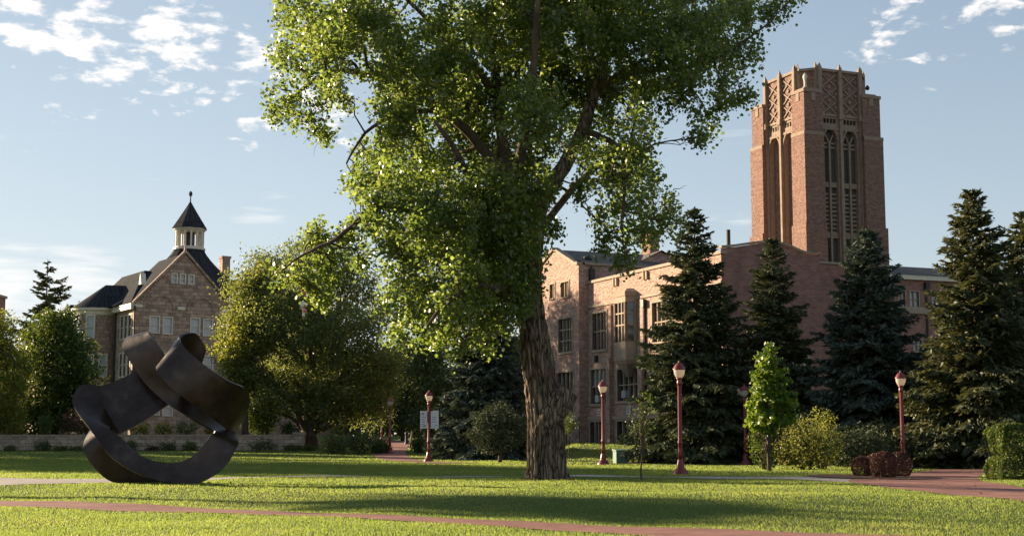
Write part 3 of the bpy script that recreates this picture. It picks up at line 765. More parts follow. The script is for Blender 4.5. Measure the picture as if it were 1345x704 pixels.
mb = MB(); wall(mb, OL + NL * .06, UL, NL, -LEN, 0, zb, [(-LEN, zstone), (0, zstone)], [rect(*w) for w in wins if w[2] <= zstone + .3], reveal=.3); mb.build('stone_base', M['base_stone'], hall)
for i, w_ in enumerate(wins):
    low = w_[2] <= zstone + .3
    window(hall, OL + (NL * .06 if low else Vector()), UL, NL, *w_, lights=4, rows=2 if not low else 1, fw=.19, bw_=.09, blinds=(0, .5, .35, 0, .4)[i % 5] if not low else 0)
mb = MB(); bar(mb, OL, UL, NL, -LEN, .15, ztop, ztop + .2, -.35, .12); mb.build('coping', M['limestone'], hall)
mb = MB(); bar(mb, OL, UL, NL, -LEN, .06, zband - .09, zband + .09, 0, .1); mb.build('string_course', M['limestone'], hall)
mb = MB(); bar(mb, OL, UL, NL, -LEN, .1, zstone - .13, zstone + .13, .07, .16); mb.build('string_course', M['limestone'], hall)
# piers with stone offsets, rain spouts in the parapet
for px in (803.5, 846):
    a = hl(px, 500)[0]; zc = hl(px, 476)[1]
    mb = MB(); bar(mb, OL, UL, NL, a - .28, a + .28, zb, zc, .0, .34); bar(mb, OL, UL, NL, a - .22, a + .22, zc, zband - .16, .0, .16); mb.build('pier', M['brick'], hall)
    mb = MB(); bar(mb, OL, UL, NL, a - .3, a + .3, zc - .02, zc + .34, .01, .38); mb.build('pier_cap', M['limestone'], hall)
for px in (805.5, 845):
    a = hl(px, 372)[0] + .12
    mb = MB(); bar(mb, OL, UL, NL, a, a + .2, ztop - .6, ztop - .05, .0, .16); bar(mb, OL, UL, NL, a + .45, a + .65, ztop - .6, ztop - .05, .0, .16); mb.build('parapet_spout', M['limestone'], hall)
a = hl(848.5, 430)[0]
mb = MB(); mb.tube([OL + UL * a + NL * .1 + Z3 * z for z in (zstone, zband - .3)], [.07, .07], 8); bar(mb, OL, UL, NL, a - .17, a + .17, zband - .75, zband - .25, .02, .3); mb.build('downspout', M['metal_dark'], hall)
for px, py in ((783.5, 471.5), (868, 459.5), (745, 0)):
    if py == 0: continue
    a, v = hl(px, py); mb = MB(); bar(mb, OL, UL, NL, a - .32, a + .32, v - .27, v + .27, .0, .03); mb.build('vent_grille', M['dark'], hall)
for px, py in ((787, 523), (822, 517)):
    a, v = hl(px, py); mb = MB(); bar(mb, OL, UL, NL, a - .3, a + .3, v - .28, v + .22, -.2, .2); mb.build('window_air_unit', M['blind'], hall)
for px, py, tx in ((787.5, 543), (826.5, 538.5)) and ((787.5, 543, 1), (826.5, 538.5, 1)):
    a, v = hl(px, py); mb = MB(); bar(mb, OL, UL, NL, a - .3, a + .3, v - .32, v + .32, .02, .06); pl = mb.build('wall_plaque', M['cream_paint'], hall)
    mb = MB()
    for k in range(4): bar(mb, OL, UL, NL, a - .2, a + .2 - .07 * (k % 2), v + .16 - k * .11, v + .2 - k * .11, .061, .066)
    mb.build('plaque_print', M['metal_dark'], pl)
# oriel bay
dep = .74; f0_, f1_ = hl(808, 420, -dep)[0], hl(821.5, 420, -dep)[0]; a1 = hl(836.5, 420)[0]; a0 = f0_ - (a1 - f1_)
z0b, z1b, zroof = hl(823, 474)[1], hl(823, 391)[1], hl(820, 381)[1]
am = (a0 + a1) / 2; hwb = (a1 - a0) / 2; ch = max(.06, a1 - f1_)
ring = [(-hwb, 0), (-hwb + .01, .12), (-hwb + ch, dep), (hwb - ch, dep), (hwb - .01, .12), (hwb, 0)]
def prism(mb, ring, z0, z1, s0=1.0, s1=1.0):
    k = len(ring); b_ = [OL + UL * (am + x * s0) + NL * (d * s0 + .002) + Z3 * z0 for x, d in ring]; t_ = [OL + UL * (am + x * s1) + NL * (d * s1 + .002) + Z3 * z1 for x, d in ring]
    mb.add(b_ + t_, [(i, (i + 1) % k, k + (i + 1) % k, k + i) for i in range(k)] + [tuple(range(k))[::-1], tuple(range(k, 2 * k))])
mb = MB(); sillz = z0b + 1.3
prism(mb, ring, z0b, sillz); prism(mb, ring, z1b - .42, z1b); prism(mb, ring, z1b + .002, z1b + .3, 1.06, 1.09); prism(mb, ring, z1b + .302, zroof, 1.05, .55); prism(mb, ring, z0b - .25, z0b - .002, .9, 1.05)
for (x0, d0), (x1, d1) in zip(ring[:-1], ring[1:]):          # mullions along each face
    L_ = math.hypot(x1 - x0, d1 - d0)
    if L_ < .5: continue
    nm = 3 if L_ > 1 else 1
    for i in range(nm + 1):
        t_ = i / nm; x = x0 + (x1 - x0) * t_; d = d0 + (d1 - d0) * t_; wd = .2 if i in (0, nm) else .1
        bar(mb, OL, UL, NL, am + x * .985 - wd / 2, am + x * .985 + wd / 2, sillz, z1b - .42, d * .985 - wd / 2, d * .985 + wd / 2 - .01)
    ux = (UL * (x1 - x0) + NL * (d1 - d0)).normalized(); nx_ = ux.cross(Z3); 
    for zt in (.42, .72):
        mb.obox(OL + UL * (am + (x0 + x1) / 2 * .985) + NL * ((d0 + d1) / 2 * .985) + Z3 * (sillz + (z1b - .42 - sillz) * zt), ux, nx_, Z3, L_, .1, .1)
bay = mb.build('oriel_bay', M['limestone'], hall)
mb = MB(); prism(mb, [(x * .94, d * .94) for x, d in ring], sillz, z1b - .42); mb.build('pane', M['glass'], bay)
mb = MB()
for z0_, z1_, a_, b_ in ((z0b - .55, z0b - .254, .72, .88), (z0b - .85, z0b - .552, .5, .66), (z0b - 1.15, z0b - .852, .26, .44)): prism(mb, ring, z0_, z1_, a_, b_)
mb.build('corbel', M['base_stone'], bay)
# side faces / body behind the facade
FW = 7.3
fr = lambda px, py, yv=0.0: HF.hit_y(px, py, yv)
zs0 = fr(953, 326.5)[1]; zpk = fr(1008, 320)[1]; zsh = fr(1081, 335.5)[1]
top = [(0, zs0)] + [fr(x_, y_) for x_, y_ in ((965, 324.5), (985, 321.5), (999, 320), (1016, 320), (1027, 321.8), (1037, 325), (1046, 329.5), (1056, 333.3), (1068, 335.2))] + [(FW, zsh)]
OF, UF, NF = Vector((0, 0, 0)), X1, -Y1
fwin = [(1.0, 3.0, 3.0, 5.6), (4.4, 6.4, 3.0, 5.6), (1.0, 3.0, 7.4, 10.0), (4.4, 6.4, 7.4, 10.0)]
fwin = [(a, b, v0 + zg, v1 + zg) for a, b, v0, v1 in fwin if v0 < 5]
mb = MB(); wall(mb, OF, UF, NF, 0, FW, zb, top, [rect(*w) for w in fwin])
wall(mb, Vector((FW, 0, 0)), Y1, X1, 0, 12, zb, [(0, zs0), (12, zs0)])
mb.build('gable_front_wall', M['brick_far_shade'], hall)  # darker copy of the hall brick, standing for this side's shade
for w_ in fwin: window(hall, OF, UF, NF, *w_, lights=3, rows=2)
mb = MB()
for (ua, va), (ub, vb) in zip(top[:-1], top[1:]):
    d_ = Vector((ub - ua, 0, vb - va)); ln_ = d_.length; d_.normalize(); up_ = Vector((-d_.z, 0, d_.x))
    mb.obox(OF + Vector(((ua + ub) / 2, .12, (va + vb) / 2)) + up_ * .1, d_, Y1, up_, ln_ + .02, .5, .13)
mb.build('gable_coping', M['limestone'], hall)
mb = MB(); wall(mb, Vector((FW, .7, 0)), X1, -Y1, 0, 6, zb, [(0, zsh - .45), (6, zsh - .45)]); wall(mb, Vector((FW + 6, .7, 0)), Y1, X1, 0, 9, zb, [(0, zsh - .45), (9, zsh - .45)]); mb.build('side_wall', M['brick_far_shade'], hall); mb = MB(); bar(mb, Vector((FW, .7, 0)), X1, -Y1, 0.01, 6.1, zsh - .445, zsh - .3, -.3, .1); mb.build('coping', M['limestone'], hall)
mb = MB(); mb.box(.4, FW - .1, .4, LEN - .2, ztop - .75, ztop - .62); mb.build('flat_roof', M['shingle'], hall)
mb = MB(); wall(mb, Vector((FW, LEN, 0)), -X1, Y1, 0, FW, zb, [(0, ztop), (FW, ztop)]); wall(mb, Vector((FW - .05, 12, 0)), Y1, X1, 0, LEN - 12, zb, [(0, ztop), (LEN - 12, ztop)]); mb.build('rear_wall', M['brick_far_shade'], hall)
# vent pipe by the gable
a, v = fr(957, 330, 1.0); mb = MB(); mb.tube([(a, 1.0, zs0 - .8), (a, 1.0, fr(958, 302, 1.0)[1])], [.13, .13], 10); mb.build('vent_pipe', M['metal_dark'], hall)
# gabled wing at the far end, standing .75 m forward; ridge runs to the right
PX = -.75; g0 = -hl(760.5, 450, PX)[0]; GW = 8.9
OG = Vector((PX, 0, 0))
hg = lambda px, py: hl(px, py, PX)
ze = hg(757, 348)[1]; za = hg(729, 328)[1]
u1_ = -g0; u0_ = -g0 - GW
def gpx(x0, x1, y0, y1):
    a, b, c_, d_ = wpx(x0, x1, y0, y1, PX); return a, b, c_, d_
gw = [gpx(734, 751.5, 418.5, 462), gpx(731.5, 753, 489, 540), gpx(737, 747.5, 370.5, 390), gpx(722.5, 728.5, 373.5, 392), gpx(735, 751, 556, 584)]
topg = [(u0_, ze), (u0_ + .5, ze + .05), ((u0_ + u1_) / 2, za), (u1_ - .5, ze + .05), (u1_, ze)]
mb = MB(); wall(mb, OG, UL, NL, u0_, u1_, zstone, topg, [rect(*w) for w in gw[:4]]); wall(mb, Vector((PX, g0, 0)), X1, -Y1, 0, .75, zb, [(0, ze), (.75, ze)])
wall(mb, Vector((0, g0 + .0, 0)), X1, -Y1, 0, 18, ztop - .8, [(0, ze), (18, ze)], [rect(3.2, 5.0, ztop - .3, ze - .7)])
mb.build('gable_wall', M['brick'], hall)
mb = MB(); wall(mb, OG + NL * .05, UL, NL, u0_, u1_ + .0, zb, [(u0_, zstone), (u1_, zstone)], [rect(*gw[4])]); mb.build('stone_base', M['base_stone'], hall)
for i, w_ in enumerate(gw):
    window(hall, OG + (NL * .05 if i == 4 else Vector()), UL, NL, *w_, lights=(4, 4, 3, 2, 3)[i], rows=(3, 2, 1, 1, 1)[i], fw=.19 if i not in (2, 3) else .12, bw_=.09)
window(hall, Vector((0, g0, 0)), X1, -Y1, 3.2, 5.0, ztop - .3, ze - .7, lights=2, rows=1)
mb = MB(); bar(mb, OG, UL, NL, u0_, u1_, zstone - .13, zstone + .13, .06, .15); mb.build('string_course', M['limestone'], hall)
mb = MB()
for (ua, va), (ub, vb) in zip(topg[:-1], topg[1:]):
    d_ = UL * (ub - ua) + Z3 * (vb - va); ln_ = d_.length; d_.normalize(); up_ = d_.cross(NL) * -1
    if up_.z < 0: up_ = -up_
    mb.obox(OG + UL * ((ua + ub) / 2) + Z3 * ((va + vb) / 2) - NL * .1 + up_ * .08, d_, NL, up_, ln_ + .02, .5, .22)
bar(mb, Vector((0, g0, 0)), X1, -Y1, -.2, 18, ze - .02, ze + .16, -.2, .16)
mb.build('gable_coping', M['limestone'], hall)
ym = g0 + GW / 2
def slope(mb, p, q, r_, s_): mb.add([p, q, r_, s_], [(0, 1, 2, 3)])
mb = MB(); x1r = 22
slope(mb, (PX + .3, g0 - .15, ze + .14), (x1r, g0 - .15, ze + .14), (x1r, ym, za + .02), (PX + .3, ym, za + .02)); slope(mb, (x1r, g0 + GW + .15, ze + .14), (PX + .3, g0 + GW + .15, ze + .14), (PX + .3, ym, za + .02), (x1r, ym, za + .02))
rf = mb.build('gable_roof', M['shingle'], hall)
for px, py in ((771, 344.5),):
    a, v = HF.hit_y(px, py, g0 + 1.2); mb = MB(); mb.lathe([(.28, -.3), (.28, .15), (.42, .2), (.3, .42), (.05, .5)], 10, (a, g0 + 1.2, v)); mb.build('roof_vent', M['metal_dark'], rf)
a, v = HF.hit_y(777, 358, g0 - .12); mb = MB(); mb.tube([(a, g0 - .12, ztop), (a, g0 - .12, ze - .1)], [.08, .08], 8); bar(mb, Vector((0, g0, 0)), X1, -Y1, a - .2, a + .2, ze - 1.1, ze - .3, .02, .32); mb.build('downspout', M['metal_dark'], hall)
# chimney and second small gable seen past the leaves
a, v = HF.hit_y(850, 303, ym + .6); a2, v2 = HF.hit_y(860, 303, ym + .6); mb = MB(); mb.box(a - .1, a2 + .05, ym, ym + 1.4, za - 2.5, v - .3); mb.box(a - .2, a2 + .15, ym - .1, ym + 1.5, v - .3, v); mb.build('chimney', M['brick_far_shade'], rf)
a, v = HF.hit_y(868, 331, g0 + 1.5); a2, v2 = HF.hit_y(888, 345, g0 + 1.5)
mb = MB(); wall(mb, Vector((a, g0 + 1.5, 0)), X1, -Y1, -2.2, 2.2, ze, [(-2.2, v2 - .2), (0, v), (2.2, v2 - .2)]); mb.build('dormer_wall', M['brick'], rf)
mb = MB(); slope(mb, (a - 2.4, g0 + 1.3, v2 - .3), (a, g0 + 1.3, v + .12), (a, g0 + 5, v + .12), (a - 2.4, g0 + 5, v2 - .3)); slope(mb, (a, g0 + 1.3, v + .12), (a + 2.4, g0 + 1.3, v2 - .3), (a + 2.4, g0 + 5, v2 - .3), (a, g0 + 5, v + .12)); mb.build('dormer_roof', M['shingle'], rf)
mb = MB(); wall(mb, Vector((22, g0, 0)), Y1, X1, 0, GW, zb, [(0, ze), (GW / 2, za), (GW, ze)]); wall(mb, Vector((22, g0 + GW, 0)), -X1, Y1, 0, 22.7, zb, [(0, ze), (22.7, ze)]); wall(mb, Vector((FW, g0 + .02, 0)), X1, -Y1, 0, 22 - FW, zb, [(0, ztop), (22 - FW, ztop)]); mb.build('rear_wall', M['brick_far_shade'], hall)

# ------------------------------------------------------------------ rear wing to the right, beyond the tower
RF = Frame(1166, 139, R(22.5))
wing = empty('rear_wing', RF.o, RF.a, 'brick wing with grey roof and pale cornice to the right of the tower', 'building')
rr = lambda px, py: RF.hit_y(px, py, 0)
zew = rr(1200, 366.5)[1]; zrw = RF.hit_y(1200, 356, 5)[1]; zbw = rr(1205, 408)[1]
ww = []
for px0, px1, y0, y1 in ((1195, 1207, 383, 403), (1224, 1236, 385, 404), (1231, 1243, 449, 462), (1200, 1211, 447, 461), (1262, 1274, 388, 407), (1180, 1189, 382, 402)):
    a, v1 = rr(px0, y0); b2, v0 = rr(px1, y1); ww.append((a, b2, v0, v1))
WL = 30
mb = MB(); wall(mb, OF, X1, -Y1, 0, WL, 0, [(0, zew), (WL, zew)], [rect(*w) for w in ww]); wall(mb, Vector((WL, 0, 0)), Y1, X1, 0, 10, 0, [(0, zew), (10, zew)]); wall(mb, Vector((0, 10, 0)), -Y1, -X1, 0, 10, 0, [(0, zew), (10, zew)]); wall(mb, Vector((WL, 10, 0)), -X1, Y1, 0, WL, 0, [(0, zew), (WL, zew)]); mb.build('wall', M['brick_far_shade'], wing)
for w_ in ww: window(wing, OF, X1, -Y1, *w_, lights=2, rows=2, fmat='limestone', fw=.14, pane='blind')
mb = MB(); bar(mb, OF, X1, -Y1, 0, WL, zew - .1, zew + .35, -.2, .4); mb.build('cornice', M['cream_paint'], wing)
mb = MB(); bar(mb, OF, X1, -Y1, 0, WL, zbw - .32, zbw + .32, .0, .25); mb.build('string_course', M['limestone'], wing)
mb = MB(); slope(mb, (-.1, -.5, zew + .36), (WL + .2, -.5, zew + .36), (WL - 3, 5, zrw + .4), (-.1, 5, zrw + .4)); slope(mb, (WL + .2, 10.4, zew + .36), (-.1, 10.4, zew + .36), (-.1, 5, zrw + .4), (WL - 3, 5, zrw + .4)); mb.add([(WL + .2, -.5, zew + .36), (WL + .2, 10.4, zew + .36), (WL - 3, 5, zrw + .4)], [(0, 1, 2)]); mb.build('roof', M['shingle'], wing)
a, v = rr(1216, 390); mb = MB(); mb.tube([(a, -.12, 0), (a, -.12, zew - .6)], [.1, .1], 8); bar(mb, OF, X1, -Y1, a - .25, a + .25, zew - 1.1, zew - .3, .02, .4); mb.build('downspout', M['metal_dark'], wing)

# ------------------------------------------------------------------ tower
TF = Frame(1066.5, 135, R(22.5))
tower = empty('carillon_tower', TF.o, TF.a, 'tall red brick tower with stone tracery, corner piers and lattice crown', 'tower')
TX, TY, PR = 8.9, 9.4, 2.1
zP = TF.hit_y(1064, 121)[1]; zT = TF.hit_y(1110, 97, .6)[1]; zStep = TF.hit_y(1075, 172)[1]; zMid = TF.hit_x(1000, 205)[1]
IN = .55
# core
mb = MB(); q = 1.25; e0, e1x, e1y = IN, TX - IN, TY - IN; zQ1 = TF.hit_y(1100, 153, IN)[1]
octo = [(e0 + q, e0), (e1x - q, e0), (e1x, e0 + q), (e1x, e1y - q), (e1x - q, e1y), (e0 + q, e1y), (e0, e1y - q), (e0, e0 + q)]
k = 8; mb.box(1.35, TX - 1.35, 1.35, TY - 1.35, 0, zQ1 + .5); mb.add([(x, y, zQ1 + .05) for x, y in octo] + [(x, y, zT) for x, y in octo], [(i, (i + 1) % k, k + (i + 1) % k, k + i) for i in range(k)] + [tuple(range(k, 2 * k))])
mb.build('shaft', M['tower_brick'], tower)
cen = Vector((TX / 2, TY / 2, 0))
for ix, iy in ((0, 0), (1, 0), (0, 1), (1, 1)):
    x0 = 0 if ix == 0 else TX - PR; y0 = 0 if iy == 0 else TY - PR
    gx = -1 if ix == 0 else 1; gy = -1 if iy == 0 else 1
    mb = MB()
    def pbox(ex, z0, z1): mb.box(x0 - (ex if gx < 0 else 0), x0 + PR + (ex if gx > 0 else 0), y0 - (ex if gy < 0 else 0), y0 + PR + (ex if gy > 0 else 0), z0, z1)
    pbox(.32, 0, zMid - 8); pbox(.16, zMid - 8, zStep - .2); pbox(0, zStep - .2, zP)
    pr = mb.build('corner_pier', M['tower_brick'], tower)
    mb = MB()
    def cap(ex, z0, z1, ins=0.0): mb.box(x0 - (ex if gx < 0 else -ins), x0 + PR + (ex if gx > 0 else -ins), y0 - (ex if gy < 0 else -ins), y0 + PR + (ex if gy > 0 else -ins), z0, z1)
    cap(.10, zP + .003, zP + .3); cap(-.25, zP + .3, zP + .5, .25); sb_ = mb; mb = MB(); cap(.19, zStep - .45, zStep - .12); mb.build('offset_band', M['tower_stone'], pr); mb = sb_
    cb_ = MB(); cb_.v, cb_.f = mb.v, mb.f; cb_.build('pier_cap', M['tower_stone'], pr)
    for ax in (0, 1):
        mb = MB(); mb.box(x0 + PR * .38, x0 + PR * .62, y0 - .06 if gy < 0 else y0 + PR, y0 if gy < 0 else y0 + PR + .06, zP - .8, zP - .003) if ax == 0 else mb.box(x0 - .06 if gx < 0 else x0 + PR, x0 if gx < 0 else x0 + PR + .06, y0 + PR * .38, y0 + PR * .62, zP - .8, zP - .003)
        mb.build('hood_stone', M['tower_stone'], pr)
mb = MB(); fx, fy = PR * .28, PR * .28
mb.lathe([(.16, 0), (.22, .1), (.12, .25), (.13, .7), (.2, .95), (.22, 1.15), (.15, 1.35), (.04, 1.5)], 10, (fx, fy, zP + .5)); mb.build('pier_finial', M['cream_paint'], tower)
zA = TF.hit_y(1100, 168, IN)[1]; zQ0 = TF.hit_y(1100, 170.5, IN)[1]; zQ1 = TF.hit_y(1100, 153, IN)[1]
def face(o, u, n, w_, blind):
    """one side between two piers: two arched bays, pierced belt, lattice crown"""
    bay = w_ / 2; m_ = .34; zlow = zT - 33
    mbp = MB(); ops = []
    for b_ in (0, 1):
        ops.append(arch(b_ * bay + m_, (b_ + 1) * bay - m_, zlow, zA - 1.35, zA - .1))
    zb1 = zQ1
    holes = []
    for b_ in (0, 1):
        for r_ in (0, 1):
            for i in range(4):
                u_ = b_ * bay + .42 + (bay - .84) * (i + .5) / 4; z_ = zQ0 + .55 + r_ * .72
                holes.append(rect(u_ - .15, u_ + .15, z_, z_ + .46))
    wall(mbp, o, u, n, 0, w_, zlow, [(0, zQ0), (w_, zQ0)], ops, reveal=.5)
    wall(mbp, o, u, n, 0, w_, zQ0, [(0, zb1), (w_, zb1)], holes, reveal=.22)
    for e_ in (0, w_ / 2, w_):           # buttress shafts
        bar(mbp, o, u, n, max(0, e_ - .2), min(w_, e_ + .2), zlow, zT - 20, .0, .5); bar(mbp, o, u, n, max(0.02, e_ - .15), min(w_ - .02, e_ + .15), zT - 20, zQ1 - .2, .0, .3)
    for b_ in (0, 1):                     # hood mould over each arch
        tp = ops[b_]['top']
        for (ua, va), (ub, vb) in zip(tp[:-1], tp[1:]):
            d_ = u * (ub - ua) + Z3 * (vb - va); ln_ = d_.length
            if ln_ < 1e-4: continue
            d_.normalize(); up_ = n.cross(d_); mbp.obox(Vector(o) + u * ((ua + ub) / 2) + Z3 * ((va + vb) / 2) + n * .06 + up_ * .07, d_, n, up_, ln_ + .03, .14, .16)
    bar(mbp, o, u, n, 0, w_, zQ0 - .12, zQ0 + .12, .002, .12); bar(mbp, o, u, n, 0, w_, zQ1 - .1, zQ1 + .12, .002, .12)
    pan = mbp.build('tracery_panel', M['tower_stone'], tower)
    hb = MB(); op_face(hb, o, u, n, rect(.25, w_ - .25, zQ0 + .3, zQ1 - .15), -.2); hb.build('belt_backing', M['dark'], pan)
    for b_ in (0, 1):
        op = ops[b_]; ua, ub = op['u0'], op['u1']; mid = (ua + ub) / 2
        g = MB(); op_face(g, o, u, n, op, -.47); pane = g.build('bell_opening' if not blind else 'blind_bay', M['louvre_shade'] if not blind else M['tower_brick'], pan)
        g = MB()
        if not blind:
            bar(g, o, u, n, mid - .1, mid + .1, zlow, zA - 1.6, -.44, -.1)
            for s_ in (-1, 1):            # Y tracery
                d_ = (u * (.5 * s_) + Z3 * 1.0).normalized(); g.obox(Vector(o) + u * (mid + .22 * s_) + Z3 * (zA - 1.2) - n * .27, d_, n, n.cross(d_), 1.0, .3, .12)
            for z_ in np.arange(zlow + 1, zA - 1.5, .42):
                if int((z_ - zlow) / 4.2) % 2 == 0: bar(g, o, u, n, ua + .05, ub - .05, z_, z_ + .2, -.44, -.32)
            for z_ in (zT - 22.5, zT - 16.5, zT - 11.5): bar(g, o, u, n, ua, ub, z_, z_ + .5, -.45, -.2)
            g.build('louvre', M['tower_stone'], pane)
        else:
            for s_ in (-1, 1):
                for z_ in np.arange(zlow + 1, zA - 1.9, 1.9):
                    for t_ in (0, 1):
                        d_ = (u * ((ub - ua) * .9) * s_ * (1 if t_ == 0 else -1) + Z3 * .95).normalized()
                        g.obox(Vector(o) + u * mid + Z3 * (z_ + .5 + t_ * .95) - n * .43, d_, n, n.cross(d_), (ub - ua) * .62, .08, .14)
            g.build('brick_lattice', M['tower_stone'], pane)
    # lattice crown
    g = MB(); zc0, zc1 = zQ1 + .12, zT - .25
    for b_ in (0, 1):
        ua, ub = b_ * bay + .28, (b_ + 1) * bay - .28; wb = ub - ua; pit = wb * .92; nrow = 3
        hh = (zc1 - zc0) / nrow
        for i in range(nrow):
            for s_ in (-1, 1):
                for off in (0,):
                    d_ = (u * wb * s_ + Z3 * hh).normalized(); ln_ = math.hypot(wb, hh)
                    g.obox(Vector(o) + u * ((ua + ub) / 2) + Z3 * (zc0 + (i + .5) * hh) + n * (.04 + .012 * s_), d_, n, n.cross(d_), ln_, .09, .12)
            g.obox(Vector(o) + u * ((ua + ub) / 2) + Z3 * (zc0 + i * hh) + n * .05, (u + Z3).normalized(), n, n.cross((u + Z3).normalized()), .28, .1, .28)
            for ue in (ua + .12, ub - .12): g.obox(Vector(o) + u * ue + Z3 * (zc0 + (i + .5) * hh) + n * .045, (u + Z3).normalized(), n, n.cross((u + Z3).normalized()), .22, .1, .22)
    g.build('lattice_crown', M['tower_stone'], tower)
    g = MB()
    for e_ in (.0, w_ / 2, w_):
        bar(g, o, u, n, e_ - .2, e_ + .2, zQ1 - .4, zT + .25, .01, .34)
        c3 = Vector(o) + u * e_ + n * .17 + Z3 * (zT + .25); g.add([c3 + u * .2 + n * .17, c3 - u * .2 + n * .17, c3 - u * .2 - n * .17, c3 + u * .2 - n * .17, c3 + Z3 * .6], [(0, 1, 4), (1, 2, 4), (2, 3, 4), (3, 0, 4), (3, 2, 1, 0)])
        g.obox(Vector(o) + u * e_ + n * .3 + Z3 * (zQ1 - .1), u, n, Z3, .56, .3, .56)
    g.build('pinnacle', M['tower_stone'], tower)
face(Vector((PR, IN - .02, 0)), X1, -Y1, TX - 2 * PR, False)
face(Vector((IN - .02, TY - PR, 0)), -Y1, -X1, TY - 2 * PR, True)
# crown rail and chamfers
mb = MB(); oc = [Vector((x, y, zT)) for x, y in octo]
for a, b2 in zip(oc, oc[1:] + oc[:1]):
    d_ = (b2 - a); ln_ = d_.length; d_.normalize(); mb.obox((a + b2) / 2 + Z3 * .09, d_, d_.cross(Z3), Z3, ln_ + .1, .34, .26)
for x, y in (octo[0], octo[7], octo[1], octo[2], octo[6]):
    mb.box(x - .13, x + .13, y - .13, y + .13, zP - 2, zT + .4); mb.add([(x - .13, y - .13, zT + .4), (x + .13, y - .13, zT + .4), (x + .13, y + .13, zT + .4), (x - .13, y + .13, zT + .4), (x, y, zT + .85)], [(0, 1, 4), (1, 2, 4), (2, 3, 4), (3, 0, 4), (3, 2, 1, 0)])
mb.build('parapet_rail', M['tower_stone'], tower)
a, v = TF.hit_y(1048.5, 85, 1.5); mb = MB(); mb.tube([(a, 1.5, zT), (a, 1.5, v)], [.05, .03], 6); mb.build('antenna', M['cream_paint'], tower)
a, v = TF.hit_y(1138, 116, 3.0); mb = MB(); mb.tube([(TX - IN - .1, 3.0, v - .4), (a + .1, 3.0, v)], [.12, .12], 6); mb.lathe([(.08, -.22), (.2, -.12), (.22, 0), (.14, .2), (.03, .3)], 9, (a + .12, 3.0, v)); mb.build('roof_beacon', M['metal_dark'], tower)

# ------------------------------------------------------------------ sandstone hall on the left
SF = Frame(173.5, 160, R(33))
sh = empty('sandstone_hall', SF.o, SF.a, 'rough brown sandstone hall with steep slate roof, round bay and open lantern', 'building')
fs_ = lambda px, py, yv=0.0: SF.hit_y(px, py, yv)
GWD = fs_(302.5, 400)[0]; zev = (fs_(173, 396)[1] + fs_(302, 404)[1]) / 2; zap = fs_(240.5, 333)[1]
zB = .5
sw = []; sarch = []
for x0, x1, y0, y1 in ((226, 232.5, 359, 372), (236.8, 243.3, 359.5, 373), (248, 254.5, 360.5, 374), (197, 209, 415, 437.5), (214.5, 226, 416, 439), (250.5, 262, 417.5, 440), (267.5, 279, 419, 441.5),
                       (197, 209, 463, 486), (214.5, 226, 464, 488), (250.5, 262, 466, 490), (267.5, 279, 467, 491), (197, 209, 521, 545), (214.5, 226, 522, 546), (250.5, 262, 524, 548), (267.5, 279, 525, 549)):
    a, v1 = fs_(x0, y0); b2, v0 = fs_(x1, y1); sw.append((a, b2, v0, v1))
mb = MB(); wall(mb, OF, X1, -Y1, 0, GWD, zB, [(0, zev), (GWD / 2, zap), (GWD, zev)], [rect(*w) for w in sw], reveal=.22); mb.build('gable_wall', M['sandstone'], sh)
sw = [(a + .06, b2 - .06, v0 + .08, v1 - .08) for a, b2, v0, v1 in sw]
for i, w_ in enumerate(sw): window(sh, OF, X1, -Y1, *w_, lights=1, rows=2, fw=.13, bw_=.1, reveal=.22, fmat='cream_paint', pane='blind', blinds=0)
for cxp, cyp, wpx_ in ((212, 406, 30), (264.5, 409, 30)):            # relieving arches
    a, v = fs_(cxp, cyp); hwid = wpx_ / 2 * 160 / FPX * 1.2; mb = MB()
    for i in range(14):
        t0 = math.pi * i / 14; t1 = math.pi * (i + 1) / 14; p0 = Vector((a + hwid * math.cos(t0), 0, v + hwid * math.sin(t0) * 1.1)); p1 = Vector((a + hwid * math.cos(t1), 0, v + hwid * math.sin(t1) * 1.1))
        d_ = (p1 - p0); ln_ = d_.length; d_.normalize(); mb.obox((p0 + p1) / 2 + Vector((0, -.04, 0)), d_, Y1, d_.cross(Y1), ln_ + .03, .2, .42)
    mb.build('relieving_arch', M['sandstone'], sh)
for px, py in ((182, 401.5), (238, 405), (296, 408)):
    a, v = fs_(px, py); mb = MB(); bar(mb, OF, X1, -Y1, a - .45, a + .45, v - .18, v + .18, 0, .08); mb.build('carved_block', M['cream_paint'], sh)
mb = MB()
for (ua, va), (ub, vb) in (((-.25, zev - .12), (GWD / 2, zap + .12)), ((GWD / 2, zap + .12), (GWD + .25, zev - .12))):
    d_ = Vector((ub - ua, 0, vb - va)); ln_ = d_.length; d_.normalize(); up_ = Vector((-d_.z, 0, d_.x)); mb.obox(Vector(((ua + ub) / 2, .02, (va + vb) / 2)) + up_ * .1, d_, Y1, up_, ln_, .5, .26)
mb.add([(GWD / 2 - .15, -.1, zap + .3), (GWD / 2 + .15, -.1, zap + .3), (GWD / 2 + .15, .2, zap + .3), (GWD / 2 - .15, .2, zap + .3), (GWD / 2, .05, zap + 1.3)], [(0, 1, 4), (1, 2, 4), (2, 3, 4), (3, 0, 4)])
mb.build('gable_coping', M['sandstone'], sh)
sl = lambda px, py, xv=0.0: (lambda r: (-r[0], r[1]))(SF.hit_x(px, py, xv))
BD = 20.0; lw = []
for u_ in (-1.9, -3.3, -4.7):
    for v0, hgt_ in ((zev - 3.9, 2.6), (zev - 8.2, 2.6), (zev - 12.4, 2.6)): lw.append((u_ - .45, u_ + .45, v0, v0 + hgt_))
